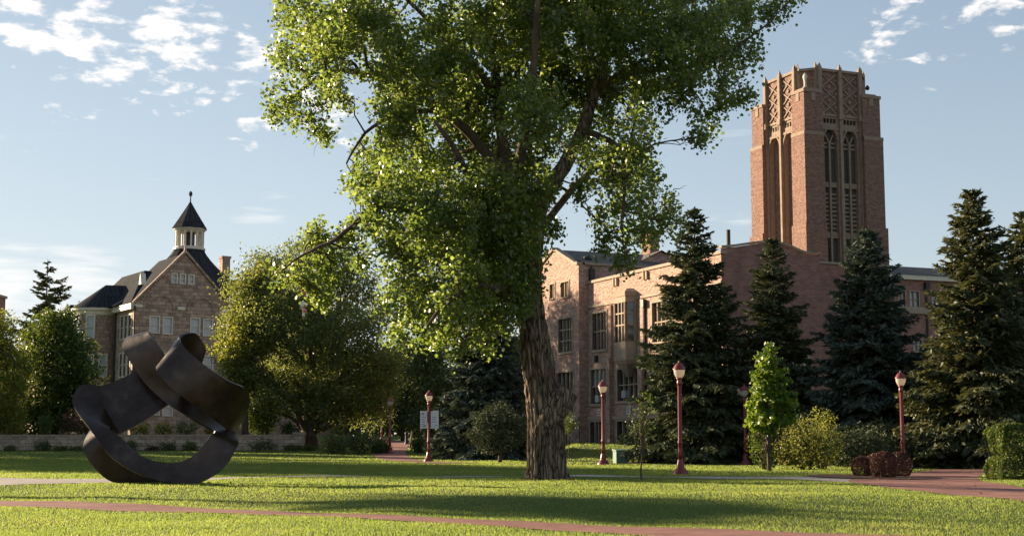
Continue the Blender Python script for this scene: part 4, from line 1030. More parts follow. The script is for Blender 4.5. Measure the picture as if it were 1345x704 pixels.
mb = MB(); wall(mb, OF, -Y1, -X1, -BD, 0, zB, [(-BD, zev), (0, zev)], [rect(*w) for w in lw]); wall(mb, Vector((GWD, 0, 0)), Y1, X1, 0, 4, zB, [(0, zev), (4, zev)])
MR = 27.0
sw2 = [(GWD + 1.0, GWD + 2.2, zev - 4.2, zev - 1.6), (GWD + 3.2, GWD + 4.4, zev - 4.2, zev - 1.6), (GWD + 1.0, GWD + 2.2, zev - 8.6, zev - 6), (GWD + 3.2, GWD + 4.4, zev - 8.6, zev - 6)]
wall(mb, Vector((0, 4, 0)), X1, -Y1, GWD, MR, zB, [(GWD, zev), (MR, zev)], [rect(*w) for w in sw2]); wall(mb, Vector((MR, 4, 0)), Y1, X1, 0, BD - 4, zB, [(0, zev), (BD - 4, zev)]); wall(mb, Vector((MR, BD, 0)), -X1, Y1, 0, MR, zB, [(0, zev), (MR, zev)])
mb.build('wall', M['sandstone'], sh)
for w_ in lw: window(sh, OF, -Y1, -X1, *w_, lights=1, rows=2, fw=.12, reveal=.25, fmat='cream_paint', pane='glass')
for w_ in sw2: window(sh, Vector((0, 4, 0)), X1, -Y1, *w_, lights=1, rows=2, fw=.12, fmat='cream_paint', pane='glass')
mb = MB(); bar(mb, OF, -Y1, -X1, -7.2, -.1, zev - .75, zev - .1, .0, .55); mb.build('cornice', M['cream_paint'], sh)
mb = MB(); mb.tube([(-.15, -.12, zB), (-.15, -.12, zev - .4)], [.1, .1], 8); mb.tube([(-.12, 6.9, zB), (-.12, 6.9, zev - .4)], [.14, .14], 8); mb.build('downspout', M['metal_dark'], sh)
# roofs: cross gable, broach with flared foot up to the lantern, left hip
LXY = (9.9, 9.0)
p_ = SF.hit_y(248.5, 328, LXY[1]); LXY = (p_[0], LXY[1]); zL0 = p_[1]; zL1 = SF.hit_y(248, 301, LXY[1])[1]; zL2 = SF.hit_y(248, 265, LXY[1])[1]; zL3 = SF.hit_y(248, 254, LXY[1])[1]
rl = 21 * LXY[1] / 9 * (166 / FPX) * 1.0
rl = (SF.hit_y(268, 315, LXY[1])[0] - SF.hit_y(229, 315, LXY[1])[0]) / 2 * .92
mb = MB()
mb.add([(-.3, -.2, zev - .1), (GWD / 2, -.2, zap + .05), (GWD / 2, 9, zap + .05), (-.3, 9, zev - .1)], [(0, 1, 2, 3)]); mb.add([(GWD / 2, -.2, zap + .05), (GWD + .3, -.2, zev - .1), (GWD + .3, 9, zev - .1), (GWD / 2, 9, zap + .05)], [(0, 1, 2, 3)])
mb.build('gable_roof', M['slate'], sh)
# main broach roof: square foot to octagonal neck, concave
mb = MB(); lev = []
hx, hy = 10.4, 8.6; zr0 = zev - .1
nl = 12
for i in range(nl + 1):
    t_ = i / nl; zz2 = zr0 + (zL0 - zr0) * t_; f_ = (1 - t_) ** 1.25
    ring = []
    for k in range(16):
        a = 2 * math.pi * (k + .5) / 16; ca, sa = math.cos(a), math.sin(a)
        sq = 1 / max(abs(ca), abs(sa)); rx_ = rl * 1.02 + (hx - rl) * f_; ry_ = rl * 1.02 + (hy - rl) * f_
        rr_ = (1 - f_) * 1.0 + f_ * sq
        ring.append((LXY[0] + ca * rr_ * rx_, LXY[1] + 1.5 * f_ + sa * rr_ * ry_, zz2))
    lev.append(ring)
vs = [p for r_ in lev for p in r_]; fsx = [(i * 16 + k, i * 16 + (k + 1) % 16, (i + 1) * 16 + (k + 1) % 16, (i + 1) * 16 + k) for i in range(nl) for k in range(16)]
mb.add(vs, fsx); broach = mb.build('broach_roof', M['slate'], sh)
# lantern
mb = MB(); mb.lathe([(rl * 1.12, 0), (rl * 1.12, .25), (rl * 1.0, .3), (rl * 1.0, .4)], 24, (LXY[0], LXY[1], zL0 - .1)); mb.lathe([(rl * .98, 0), (rl * 1.03, .12), (rl * 1.14, .32), (rl * 1.14, .45)], 24, (LXY[0], LXY[1], zL1 - .45))
for k in range(14):
    a = 2 * math.pi * k / 14; c0 = Vector((LXY[0] + math.cos(a) * rl * .95, LXY[1] + math.sin(a) * rl * .95, 0)); rad = Vector((math.cos(a), math.sin(a), 0)); tan_ = Vector((-math.sin(a), math.cos(a), 0))
    mb.obox(c0 + Z3 * ((zL0 + zL1) / 2), rad, tan_, Z3, .22, .2, zL1 - zL0)
lan = mb.build('lantern', M['cream_paint'], sh)
mb = MB(); mb.lathe([(rl * .35, 0), (rl * .35, zL1 - zL0)], 12, (LXY[0], LXY[1], zL0)); mb.build('lantern_core', M['metal_dark'], lan)
mb = MB(); hL = zL2 - zL1; mb.lathe([(rl * 1.28, 0), (rl * 1.0, hL * .22), (rl * .62, hL * .52), (rl * .3, hL * .78), (.08, hL)], 8, (LXY[0], LXY[1], zL1)); mb.build('lantern_roof', M['slate'], lan)
mb = MB(); mb.lathe([(.09, -.1), (.07, zL3 - zL2 - .4), (.2, zL3 - zL2 - .25), (.24, zL3 - zL2), (.16, zL3 - zL2 + .2), (.02, zL3 - zL2 + .3)], 8, (LXY[0], LXY[1], zL2)); mb.build('finial', M['metal_dark'], lan)
# left hip behind the bay
hk = SF.hit_y(176, 357, 9.5); mb = MB()
yk = 11.5; zk = SF.hit_x(176, 357, hk[0])[1]
mb.add([(-.35, 1.0, zev - .1), (-.35, BD, zev - .1), (3.4, BD - 4, zk), (3.4, 7.5, zk), (LXY[0], BD, zev), (LXY[0], 9, zk)], [(0, 3, 2, 1), (1, 2, 5, 4), (3, 5, 2), (0, 5, 3)]); mb.build('hip_roof', M['slate'], sh)
mb = MB(); mb.add([(GWD - 1, 3.6, zev - .1), (MR + .3, 3.6, zev - .1), (MR - 5, 12, zev + 4.6), (GWD - 1, 12, zev + 4.6), (MR + .3, BD, zev - .1), (GWD - 1, BD, zev - .1)], [(0, 1, 2, 3), (1, 4, 2), (3, 2, 4, 5)]); mb.build('side_roof', M['slate'], sh)
mb = MB(); a, v = SF.hit_y(295.5, 337, 9); mb.box(a - .5, a + .5, 8.5, 9.6, zev + 1, v - .3); mb.box(a - .6, a + .6, 8.4, 9.7, v - .3, v); mb.build('chimney', M['sandstone'], sh)
dm = SF.hit_x(184, 366, .2); mb = MB(); yd = dm[0]; mb.add([(.2, yd - .4, dm[1] - .65), (.2, yd + .4, dm[1] - .65), (.2, yd, dm[1] + .65), (.8, yd - .4, dm[1] - .65), (.8, yd + .4, dm[1] - .65), (.8, yd, dm[1] + .65)], [(0, 2, 1), (0, 3, 5, 2), (1, 2, 5, 4)]); mb.build('dormer', M['cream_paint'], sh)
# round bay
BC = (-1.35, 10.0); br_ = 2.5; zbt = SF.hit_y(122, 409, BC[1])[1]; zba = SF.hit_y(140, 374.5, BC[1])[1]
mb = MB(); SEG = 28; ops_w = {}
def cyl(r, z0, z1): mb.lathe([(r, z0), (r, z1)], SEG * 2, (BC[0], BC[1], 0))
cyl(br_, zB, zbt); bayo = mb.build('round_bay', M['sandstone'], sh, False)
mb = MB(); mb.lathe([(br_ + .04, 0), (br_ + .12, .1), (br_ + .2, .4), (br_ + .45, .6), (br_ + .45, .85)], 40, (BC[0], BC[1], zbt - .6)); mb.build('bay_cornice', M['cream_paint'], bayo)
for px, pyt, pyb in ((119.5, 415, 443.5), (103, 414, 442), (119.5, 466, 494), (103, 466, 494), (136, 466, 494)):
    # direction from the bay's axis to the window
    for th in np.linspace(-math.pi, math.pi, 721):
        pw = SF.o + SF.x * (BC[0] + br_ * math.cos(th)) + SF.y * (BC[1] + br_ * math.sin(th)); q = pw.y
        nw = SF.x * math.cos(th) + SF.y * math.sin(th)
        if nw.y < 0 and abs(P(px, 430, pw.y).x - pw.x) < .03: break
    n_ = Vector((math.cos(th), math.sin(th), 0)); u_ = Z3.cross(n_)
    zt_, zb_ = P(px, pyt, pw.y).z, P(px, pyb, pw.y).z
    mb = MB(); bar(mb, Vector((BC[0], BC[1], 0)) + n_ * br_, u_, n_, -.52, .52, zb_ - .13, zt_ + .13, -.25, .058); mb.build('window_recess', M['cream_paint'], bayo)
    window(bayo, Vector((BC[0], BC[1], 0)) + n_ * (br_ + .36), u_, n_, -.4, .4, zb_, zt_, lights=1, rows=2, fw=.14, fmat='cream_paint', pane='blind', reveal=.3, proud=-.1)
mb = MB(); vs = [(BC[0] + (br_ + .5) * math.cos(2 * math.pi * k / 32), BC[1] + (br_ + .5) * math.sin(2 * math.pi * k / 32), zbt + .26) for k in range(32)]
apx = SF.hit_y(139, 374.5, BC[1]); A1 = (max(-1.0, apx[0]), BC[1], zba); A2_ = (3.5, BC[1], zba + .1)
vs += [A1, A2_]; fsx = []
for k in range(32):
    a = 2 * math.pi * (k + .5) / 32
    if math.cos(a) < .0: fsx.append((k, (k + 1) % 32, 32))
    else: fsx.append((k, (k + 1) % 32, 33))
fsx += [(8, 33, 32), (24, 32, 33)]
mb.add(vs, fsx); mb.build('bay_roof', M['slate'], bayo)
# back hip showing left of the bay
a = SF.hit_y(92, 405, 20.0); mb = MB(); zz2 = a[1]
mb.add([(a[0] - 4, 17, zz2 - 3.2), (a[0] + 5, 17, zz2 - 3.2), (a[0] + 5, 26, zz2 - 3.2), (a[0] - 4, 26, zz2 - 3.2), (a[0] + .5, 21.5, zz2 + .6), (a[0] + 3, 21.5, zz2 + .6)], [(0, 1, 5, 4), (1, 2, 5), (2, 3, 4, 5), (3, 0, 4)]); mb.build('back_roof', M['slate'], sh)
mb = MB(); mb.box(a[0] - 3.6, a[0] + 4.6, 17.4, 25.6, zB, zz2 - 3.2); mb.build('back_wall', M['sandstone'], sh)
# brick building peeping in at the left edge
p0 = P(-14, 384, 190); p1 = P(8.5, 384, 190)
fb = empty('brick_block', (p0.x, 190, .5), 0, 'dark brick building corner rising behind the trees at the far left', 'building')
mb = MB(); wd = p1.x - p0.x - 3.3; zt_ = p0.z - .5
wall(mb, Vector((0, 0, 0)), X1, -Y1, -8, wd, 0, [(-8, zt_), (wd, zt_)], [rect(-2.4, -1.2, zt_ - 4, zt_ - 2)]); wall(mb, Vector((wd, 0, 0)), Y1, X1, 0, 9, 0, [(0, zt_), (9, zt_)]); wall(mb, Vector((-8, 9, 0)), -Y1, -X1, 0, 9, 0, [(0, zt_), (9, zt_)]); wall(mb, Vector((wd, 9, 0)), -X1, Y1, 0, wd + 8, 0, [(0, zt_), (wd + 8, zt_)]); mb.build('wall', M['brick_far_shade'], fb)
mb = MB(); mb.box(-8.2, wd + .2, -.2, 9.2, zt_, zt_ + .35); mb.build('coping', M['limestone'], fb)
window(fb, Vector((0, 0, 0)), X1, -Y1, -2.4, -1.2, zt_ - 4, zt_ - 2, lights=1, rows=2)
# ------------------------------------------------------------------ low stone walls
def low_wall(name, x0, x1, y, z0, z1, label, piers=()):
    root = empty(name, ((x0 + x1) / 2, y, z0), 0, label, 'wall', 'low stone walls beside the lawn'); L_ = x1 - x0
    mb = MB(); mb.box(-L_ / 2, L_ / 2, -.25, .25, -.4, z1 - z0 - .14); mb.build('masonry', M['wall_stone'], root)
    mb = MB(); mb.box(-L_ / 2 - .05, L_ / 2 + .05, -.33, .33, z1 - z0 - .138, z1 - z0); mb.build('coping', M['limestone'], root)
    for px_ in piers:
        mb = MB(); mb.box(px_ - .42, px_ + .42, -.42, .42, -.4, z1 - z0 + .02); mb.box(px_ - .5, px_ + .5, -.5, .5, z1 - z0 + .022, z1 - z0 + .2); mb.build('pier', M['wall_stone'], root)
    return root
zw1 = P(200, 570.5, WALL_Y).z
xw0 = P(-90, 570, WALL_Y).x; xw1 = P(400, 570, WALL_Y).x
low_wall('stone_wall', xw0, xw1, WALL_Y, 0.15, zw1, 'long low buff stone retaining wall running behind the sculpture', ((xw1 - xw0) / 2 - .4,))
a, b = P(489, 580, 120), P(508, 580, 120); low_wall('stone_wall', a.x, b.x, 120, gz(a.x, 120), P(495, 575.5, 120).z, 'short low stone wall behind the dark shrubs, left of the far path')
a, b = P(555, 580, 112), P(578, 580, 112); low_wall('stone_wall', a.x, b.x, 112, gz(a.x, 112), P(560, 578, 112).z, 'short stone wall end to the right of the far path, behind the bannered lamp', (-(b.x - a.x) / 2 + .4,))

# ------------------------------------------------------------------ lamp posts
M['frost'], t, b = base_mat('frosted_globe', .25, .5); b.inputs['Base Color'].default_value = (.78, .70, .62, 1)
tr = t.nodes.new('ShaderNodeBsdfTranslucent'); tr.inputs[0].default_value = (.9, .82, .72, 1); mx = t.nodes.new('ShaderNodeMixShader'); mx.inputs[0].default_value = .55
t.links.new(b.outputs[0], mx.inputs[1]); t.links.new(tr.outputs[0], mx.inputs[2]); t.links.new(mx.outputs[0], t.nodes['Material Output'].inputs['Surface'])
lamp = empty('street_lamp', (0, 0, 0), 0, 'x', 'street lamp', 'maroon lamp posts along the campus paths')
mb = MB(); mb.lathe([(.31, -.1), (.31, .10), (.27, .14), (.255, .20), (.19, .26), (.15, .33), (.17, .37), (.145, .42), (.115, .58), (.105, .64)], 16); mb.build('base', M['lamp_red'], lamp, True)
mb = MB(); mb.lathe([(.095, .64), (.088, 1.0), (.085, 1.22), (.108, 1.25), (.108, 1.31), (.082, 1.34), (.074, 3.55)], 12); mb.build('pole', M['lamp_red'], lamp, True)
mb = MB(); mb.lathe([(.074, 3.55), (.10, 3.57), (.10, 3.70), (.085, 3.73), (.12, 3.82), (.13, 3.86)], 14); mb.build('collar', M['lamp_red'], lamp, True)
mb = MB(); mb.lathe([(.125, 3.861), (.165, 3.92), (.205, 4.02), (.222, 4.12), (.222, 4.17)], 16); mb.build('globe', M['frost'], lamp, True)
mb = MB(); mb.lathe([(.262, 4.171), (.262, 4.20), (.235, 4.24), (.19, 4.33), (.12, 4.42), (.045, 4.46), (.04, 4.49), (.028, 4.53), (.006, 4.56)], 16); mb.build('cap', M['lamp_red'], lamp, True)
mb = MB(); mb.box(-.035, .035, -.125, -.10, .78, .98); mb.build('access_door', M['lamp_red'], lamp)
first = True
for px, py_top, hh_px, label in ((894, 473, 151, 'tallest maroon lamp post, on the lawn in front of the broad dark spruce'),
                     (792.5, 498, 116, 'maroon lamp post on the sunlit lawn in front of the brick hall oriel bay'),
                     (563, 512, 97, 'maroon lamp post carrying a white two panel banner'),
                     (512, 521, 81, 'maroon lamp post left of the far path, beside dark shrubs'),
                     (1187, 486, 136, 'maroon lamp post standing behind the clipped russet bushes'),
                     (979.5, 504, 112, 'dim maroon lamp post half hidden behind the bright young tree'),
                     (501, 528, 64, 'distant dark lamp post in the tree shade beyond the far path'),
                     (2, 522, 66, 'maroon lamp post above the stone wall at the left edge')):
    y = 4.56 * FPX / hh_px * 1.005; p = P(px, py_top + hh_px, y); p.z = P(px, py_top, y).z - 4.56
    g0_ = gz(p.x, p.y)
    s_ = 1.0
    if abs(p.z - g0_) > .02: s_ = (P(px, py_top, y).z - g0_) / 4.56; p.z = g0_
    if first: lamp.location = p; lamp.scale = (1, 1, s_); lamp['label'] = label; first = False; cur = lamp
    else: cur = dup(lamp, p, random.uniform(-.4, .4), 1.0, label); cur.scale = (1, 1, s_)
    if px == 563: banner_lamp = p.copy(); bsc = s_
# banner on its brackets
bp_ = empty('lamp_banner', banner_lamp + Vector((0, -.0, 0)), 0, 'white two panel banner with faint print hung on the lamp post', 'banner')
zb0, zb1_ = P(563, 563, banner_lamp.y).z - banner_lamp.z, P(563, 539, banner_lamp.y).z - banner_lamp.z
M['banner'] = noisy('banner_cloth', (.60, .62, .64), (.70, .71, .72), 2, .8)
M['print'] = noisy('banner_print', (.22, .24, .27), (.30, .32, .34), 6, .8)
for s_, x0, x1 in ((-1, -.54, -.11), (1, .11, .60)):
    mb = MB(); vs = []
    for i in range(9):
        z = zb0 + (zb1_ - zb0) * i / 8
        for j in range(5):
            x = x0 + (x1 - x0) * j / 4; vs.append((x, .02 * math.sin(i * .9 + j + s_), z))
    k = len(vs); vs += [(x, y + .008, z) for x, y, z in vs]
    fs = [(i * 5 + j, i * 5 + j + 1, (i + 1) * 5 + j + 1, (i + 1) * 5 + j) for i in range(8) for j in range(4)]; fs += [tuple(q + k for q in f[::-1]) for f in fs]
    mb.add(vs, fs); pn = mb.build('banner_panel', M['banner'], bp_)
    mb = MB()
    if s_ < 0: mb.lathe([(.001, 0), (.07, 0), (.07, .012), (.001, .012)], 12); mb.v = [(x0 + .17 + a, -.035 - c_, zb1_ - .2 + b2) for a, b2, c_ in mb.v]
    for r_ in range(5 if s_ < 0 else 3):
        z = zb1_ - .42 - r_ * .14; w_ = (.26, .2, .24, .18, .22)[r_]; mb.box(x0 + .09, x0 + .09 + w_, -.034, -.028, z, z + .035)
    mb.box(x1 - .2, x1 - .07, -.034, -.028, zb0 + .18, zb0 + .23); mb.build('banner_print', M['print'], pn)
for z in (zb0 + .01, zb1_ - .01):
    mb = MB(); mb.tube([(-.56, .015, z), (.62, .015, z)], [.016, .016], 6); mb.build('bracket', M['metal_dark'], bp_)

# ------------------------------------------------------------------ small things on the lawn
y = 79.0; p = on_ground(814.5, y); p.z = gz(p.x, p.y)
M['box_green'] = noisy('utility_green', (.10, .17, .12), (.14, .22, .16), 3, .6)
ub = empty('utility_cabinet', p, .25, 'pale green utility cabinet on the grass slope before the brick hall', 'utility box')
mb = MB(); mb.box(-.33, .33, -.3, .3, -.1, .70); mb.build('cabinet', M['box_green'], ub)
mb = MB(); mb.add([(-.36, -.34, .702), (.36, -.34, .702), (.36, .34, .702), (-.36, .34, .702), (-.36, -.34, .76), (.36, -.34, .76), (.36, .34, .82), (-.36, .34, .82)], [(3, 2, 1, 0), (4, 5, 6, 7), (0, 1, 5, 4), (1, 2, 6, 5), (2, 3, 7, 6), (3, 0, 4, 7)]); mb.build('lid', M['box_green'], ub)
mb = MB(); mb.box(-.30, .30, -.312, -.301, .04, .66); dr = mb.build('door', M['box_green'], ub); mb = MB(); mb.box(.2, .24, -.335, -.313, .3, .42); mb.build('handle', M['metal_dark'], dr)
p = ground_at(1026, 613); pk = empty('plant_label', p, .2, 'small dark plant label on a stake beside the bright young tree', 'sign')
mb = MB(); mb.box(-.015, .015, -.01, .01, -.1, .24); mb.build('stake', M['metal_dark'], pk)
mb = MB(); mb.obox((0, -.02, .29), X1, Vector((0, .5, .86)).normalized(), Vector((0, -.86, .5)).normalized(), .30, .18, .02); mb.build('plate', M['metal_dark'], pk)
# bollard and pale leaning stake by the far path
p = on_ground(534, 130); bo = empty('bollard', p, 0, 'short dark bollard at the bend of the far path', 'bollard')
mb = MB(); mb.lathe([(.20, -.05), (.20, .1), (.14, .16), (.13, .95)], 12); mb.build('post', M['metal_dark'], bo, True); mb = MB(); mb.lathe([(.16, .951), (.17, 1.0), (.12, 1.1), (.02, 1.14)], 12); mb.build('head', M['metal_dark'], bo, True)

# ------------------------------------------------------------------ the great cottonwood
TY0 = 49.0
cb = P(717, 629, TY0); cb.z = gz(cb.x, cb.y)
cw = empty('cottonwood_tree', cb, 0, 'huge leaning cottonwood with furrowed trunk and broad leafy crown in the centre', 'tree')
def T(px, py, dy=0.0): return P(px, py, TY0 + dy) - cb
PXM = TY0 / FPX
def rad(r): return r * PXM
# trunk: rings with deep furrows
line = [(718, 640, 28.5), (718, 630, 26.5), (717.5, 612, 24.6), (717, 590, 24), (717, 560, 23.4), (714.5, 525, 22.5), (709.5, 495, 21), (705, 465, 20), (700.5, 435, 18.6), (696.5, 405, 17.4), (694, 370, 16.6), (695, 335, 15.8), (700, 300, 15)]
cp = catmull([(x, y, r) for x, y, r in line], 11)
SEGT = 150; vs = []; nrg = len(cp)
for i, q in enumerate(cp):
    c0 = T(q.x, q.y, -.25 * smooth(640, 300, q.y)); r0 = rad(q.z)
    for k in range(SEGT):
        a = 2 * math.pi * k / SEGT; h_ = c0.z
        tw = a + h_ * .05
        wv = Vector((math.cos(tw) * 5.2, math.sin(tw) * 5.2, h_ * .62))
        w2 = Vector((math.cos(tw) * 11, math.sin(tw) * 11, h_ * 2.2 + 7))
        rid = min(1, abs(mnoise.noise(wv + Vector((mnoise.noise(w2) * .3, mnoise.noise(w2 + Vector((5, 5, 5))) * .3, 0)))) * 3.2); r2 = abs(mnoise.noise(w2)) * 2.2
        fl = 1 + .05 * mnoise.noise(Vector((math.cos(a) * .9, math.sin(a) * .9, h_ * .3 + 30)))
        flare = 1 + .17 * max(0, 1 - (h_ + .1) / .85) ** 2 * (.6 + .6 * math.sin(a * 5 + .7))
        r = r0 * fl * flare + .10 * rid + .02 * r2 - .075
        vs.append(c0 + Vector((math.cos(a), math.sin(a), 0)) * r)
fs = [(i * SEGT + k, i * SEGT + (k + 1) % SEGT, (i + 1) * SEGT + (k + 1) % SEGT, (i + 1) * SEGT + k) for i in range(nrg - 1) for k in range(SEGT)]
mb = MB(); mb.add(vs, [f[::-1] for f in fs]); mb.build('trunk', M['bark'], cw, True)
for poly in (((706, 572, 10), (718, 552, 17), (729, 536, 18), (738, 524, 17), (747, 513, 14.5)),):
    cpp = catmull(poly, 5); mb = MB(); mb.tube([T(q.x, q.y, -.35) for q in cpp], [rad(q.z) * (1 + .04 * mnoise.noise(Vector((i * .5, 0, 0)))) for i, q in enumerate(cpp)], 28, rough=.05); stb = mb.build('branch_stub', M['bark'], cw, True)
    e = T(747, 513, -.35); d_ = (T(747, 513, -.35) - T(738, 524, -.35)).normalized(); sd_ = d_.cross(Z3).normalized(); u2 = sd_.cross(d_); mb = MB(); mb.add([e + d_ * .015 + (sd_ * math.cos(a) + u2 * math.sin(a)) * rad(14) for a in np.linspace(0, 2 * math.pi, 22, endpoint=False)], [tuple(range(22))]); mb.build('cut_end', M['cutwood'], stb)
LIMBS = [((700, 310, 15, 0), (704, 285, 14, .1), (716, 258, 12.5, .2), (733, 232, 11.5, .3), (748, 205, 10.5, .5), (765, 170, 9.5, .8), (783, 115, 8, 1.2), (798, 55, 6.5, 1.5), (806, -20, 5, 1.6), (815, -100, 3, 1.5)),
         ((697, 340, 13, 0), (686, 300, 11.5, .4), (672, 250, 10, 1.0), (660, 190, 8.5, 1.5), (652, 110, 7, 2), (648, 20, 5.5, 2), (660, -80, 3.5, 1.5)),
         ((695, 380, 11, 0), (668, 345, 8.5, -.8), (620, 310, 7, -1.8), (560, 285, 5.6, -2.6), (500, 268, 4.6, -3), (470, 290, 3.8, -3), (440, 315, 2.8, -2.8), (398, 335, 1.8, -2.5), (370, 355, .9, -2.3)),
         ((672, 252, 8.5, 1), (630, 190, 7.5, .6), (580, 145, 6.2, .2), (520, 112, 5, 0), (460, 94, 4.2, .3), (430, 98, 3.4, .4), (400, 115, 2.4, .4), (375, 140, 1.4, .4)),
         ((783, 118, 7, 1.2), (820, 98, 6, .6), (862, 92, 4.6, 0), (905, 88, 3.5, -.4), (950, 72, 2.5, -.6), (1000, 38, 1.5, -.5), (1035, 5, .8, -.4)),
         ((690, 300, 9, -.4), (680, 240, 8, -1.6), (690, 170, 7, -2.6), (700, 100, 5.5, -3.4), (705, 20, 4, -4), (712, -70, 2.5, -4)),
         ((652, 130, 5.5, 1.8), (610, 70, 4.6, 1.2), (560, 25, 3.6, .8), (520, -15, 2.6, .5)),
         ((580, 145, 4, .2), (525, 150, 3.2, -.4), (480, 175, 2.2, -.8), (455, 215, 1.3, -1)),
         ((694, 345, 8, .5), (720, 290, 6, 3), (760, 240, 5, 4.2), (800, 215, 3.6, 4.6), (835, 245, 2.6, 4.4), (845, 300, 1.6, 4.2)),
         ((765, 172, 6, .8), (790, 180, 4.5, -.6), (815, 200, 3.4, -1.6), (820, 250, 2.4, -2), (815, 300, 1.4, -2.2)),
         ((697, 400, 8, -.5), (672, 385, 6, -2.5), (630, 375, 4.6, -4), (590, 395, 3.2, -4.6), (560, 430, 2, -4.8)),
         ((798, 55, 5, 1.5), (850, 20, 4, 2), (905, 0, 3, 2.2), (960, -20, 2, 2)),
         ((640, 325, 6, -1.2), (625, 260, 5, -2.6), (600, 200, 4, -3.6), (570, 160, 2.6, -4))]
limb_nodes = []
for lb in LIMBS:
    cpp = catmull([(x, y, r) for x, y, r, d in lb], 4); cd = catmull([(d, 0, 0) for x, y, r, d in lb], 4)
    pts = [T(q.x + 2.2 * mnoise.noise(Vector((i * .6, lb[0][0], 0))), q.y + 2.2 * mnoise.noise(Vector((i * .6, 5, lb[0][1]))), d_.x) for i, (q, d_) in enumerate(zip(cpp, cd))]
    mb = MB(); mb.tube(pts, [rad(q.z) * .92 for q in cpp], 10, rough=.15, seed=lb[0][0]); mb.build('limb', M['limb'] if lb is not LIMBS[0] else M['bark'], cw, True)
    limb_nodes += list(zip(pts, [rad(q.z) for q in cpp]))
# lobes of the crown: px, py, r(px), weight
LOB = [(405, 25, 44, 1), (385, 80, 34, 1), (432, 55, 44, 1), (375, 120, 24, .9), (398, 158, 22, .8), (440, 112, 30, .9), (361, 148, 10, .7), (465, 20, 50, 1.1), (420, 172, 16, .6), (440, 130, 22, .6),
       (500, 55, 56, 1.3), (545, 120, 62, 1.5), (520, 190, 50, 1.2), (505, 240, 40, 1), (560, 240, 56, 1.3), (600, 60, 66, 1.6), (620, 150, 66, 1.4, 2.6), (600, 320, 58, 1.5), (560, 320, 50, 1.3), (540, 390, 42, 1.1),
       (522, 432, 24, .9), (580, 410, 46, 1.2), (625, 395, 46, 1.2), (650, 300, 58, 1.4), (655, 220, 58, 1.2, 3.0), (636, 438, 26, .8), (660, 370, 40, 1.1), (560, 444, 22, .8), (598, 452, 18, .8), (520, 330, 36, 1), (487, 215, 28, .7), (470, 240, 18, .5),
       (482, 296, 26, .8), (455, 312, 26, .8), (425, 325, 26, .8), (397, 343, 24, .8), (372, 360, 16, .7), (440, 345, 24, .7), (402, 378, 17, .7), (478, 338, 22, .7), (428, 388, 12, .5), (412, 300, 14, .5),
       (680, 30, 70, 1.6), (740, 20, 70, 1.6), (700, 105, 62, 1.2, 3.0), (745, 110, 54, 1.0, 3.2), (800, 35, 60, 1.3), (860, 28, 58, 1.2), (920, 28, 54, 1.1), (980, 18, 40, .9), (1022, 8, 24, .8), (1040, -8, 14, .6), (880, 85, 46, 1), (930, 85, 42, .9), (968, 68, 32, .8),
       (840, 105, 44, 1), (790, 100, 46, .9, 2.6), (898, 130, 28, .8), (930, 160, 17, .6), (952, 125, 24, .7), (975, 122, 14, .6), (915, 180, 10, .5),
       (780, 165, 44, .9, 2.8), (800, 215, 42, 1), (838, 225, 40, 1), (866, 268, 28, .8), (825, 280, 38, .9), (785, 290, 20, .6), (848, 312, 24, .7), (880, 296, 13, .5), (822, 338, 13, .6), (760, 200, 22, .5), (770, 250, 17, .45), (836, 160, 36, .8), (795, 318, 12, .4),
       (690, 250, 40, .9), (680, 330, 26, .6), (672, 410, 24, .6), (705, 190, 44, .9, 2.6), (640, 340, 44, 1), (726, 300, 9, .25), (690, 380, 24, .8, -2.2), (668, 350, 38, 1.1, -2.6), (702, 330, 17, .5, -1.6), (690, 285, 36, 1, -2.4), (664, 300, 42, 1, -3), (706, 240, 26, .7, -2), (676, 415, 22, .6, -2), (640, 260, 50, 1, -3.4), (560, 290, 40, .9, -4), (500, 280, 30, .8, -3.6), (610, 380, 40, .9, -4.4), (700, 150, 50, .9, -4),
       (600, -60, 80, 1.2), (700, -85, 90, 1.2), (800, -65, 80, 1.1), (500, -35, 56, .9), (900, -40, 56, .9), (650, -140, 70, .9), (750, -150, 70, .9), (435, -45, 36, .7)]
cs, tones, twig = [], [], MB()
wt = sum(q[3] * q[2] ** 2 for q in LOB); NCL = 3600
for (x, y, r, w_, *fd) in LOB:
    edge = min(1, math.hypot((x - 690) / 350, (y - 60) / 420)); dmax = 4.6 * math.sqrt(max(.08, 1 - edge ** 2))
    n_ = max(5, int(NCL * w_ * r * r / wt)); nl_ = 1 if r < 30 or fd else 2
    for q in range(nl_):
        dy = random.uniform(-dmax, dmax) if nl_ == 1 else (-1 if q == 0 else 1) * random.uniform(.25, 1) * dmax
        if fd: dy = fd[0]
        c0 = T(x, y, dy); rr_ = rad(r)
        cs.append(clumps_in(c0, (rr_, rr_ * 1.15, rr_ * .95), max(3, n_ // nl_), .5)); tones.append(np.full(max(3, n_ // nl_), random.gauss(0, .07)))
        # twig from the nearest limb
        bi = min(limb_nodes, key=lambda nd_: (nd_[0] - c0).length + (0 if nd_[0].z < c0.z + 1.5 else .8))
        if (bi[0] - c0).length > .2:
            pp = limb_pts(bi[0], c0, .1, 7, .12); r1 = min(bi[1] * .6, .02 + .022 * (bi[0] - c0).length)
            twig.tube(pp, [r1 * (1 - .13 * i) for i in range(7)], 5, cap=False)
            for s_ in range(5):
                e = Vector(clumps_in(c0, (rr_, rr_, rr_), 1, .6)[0]); twig.tube(limb_pts(pp[3 + s_ % 3], e, -.05, 5, .14), [.022 * (1 - .2 * i) for i in range(5)], 4, cap=False)
cs = np.concatenate(cs); tones = np.concatenate(tones)
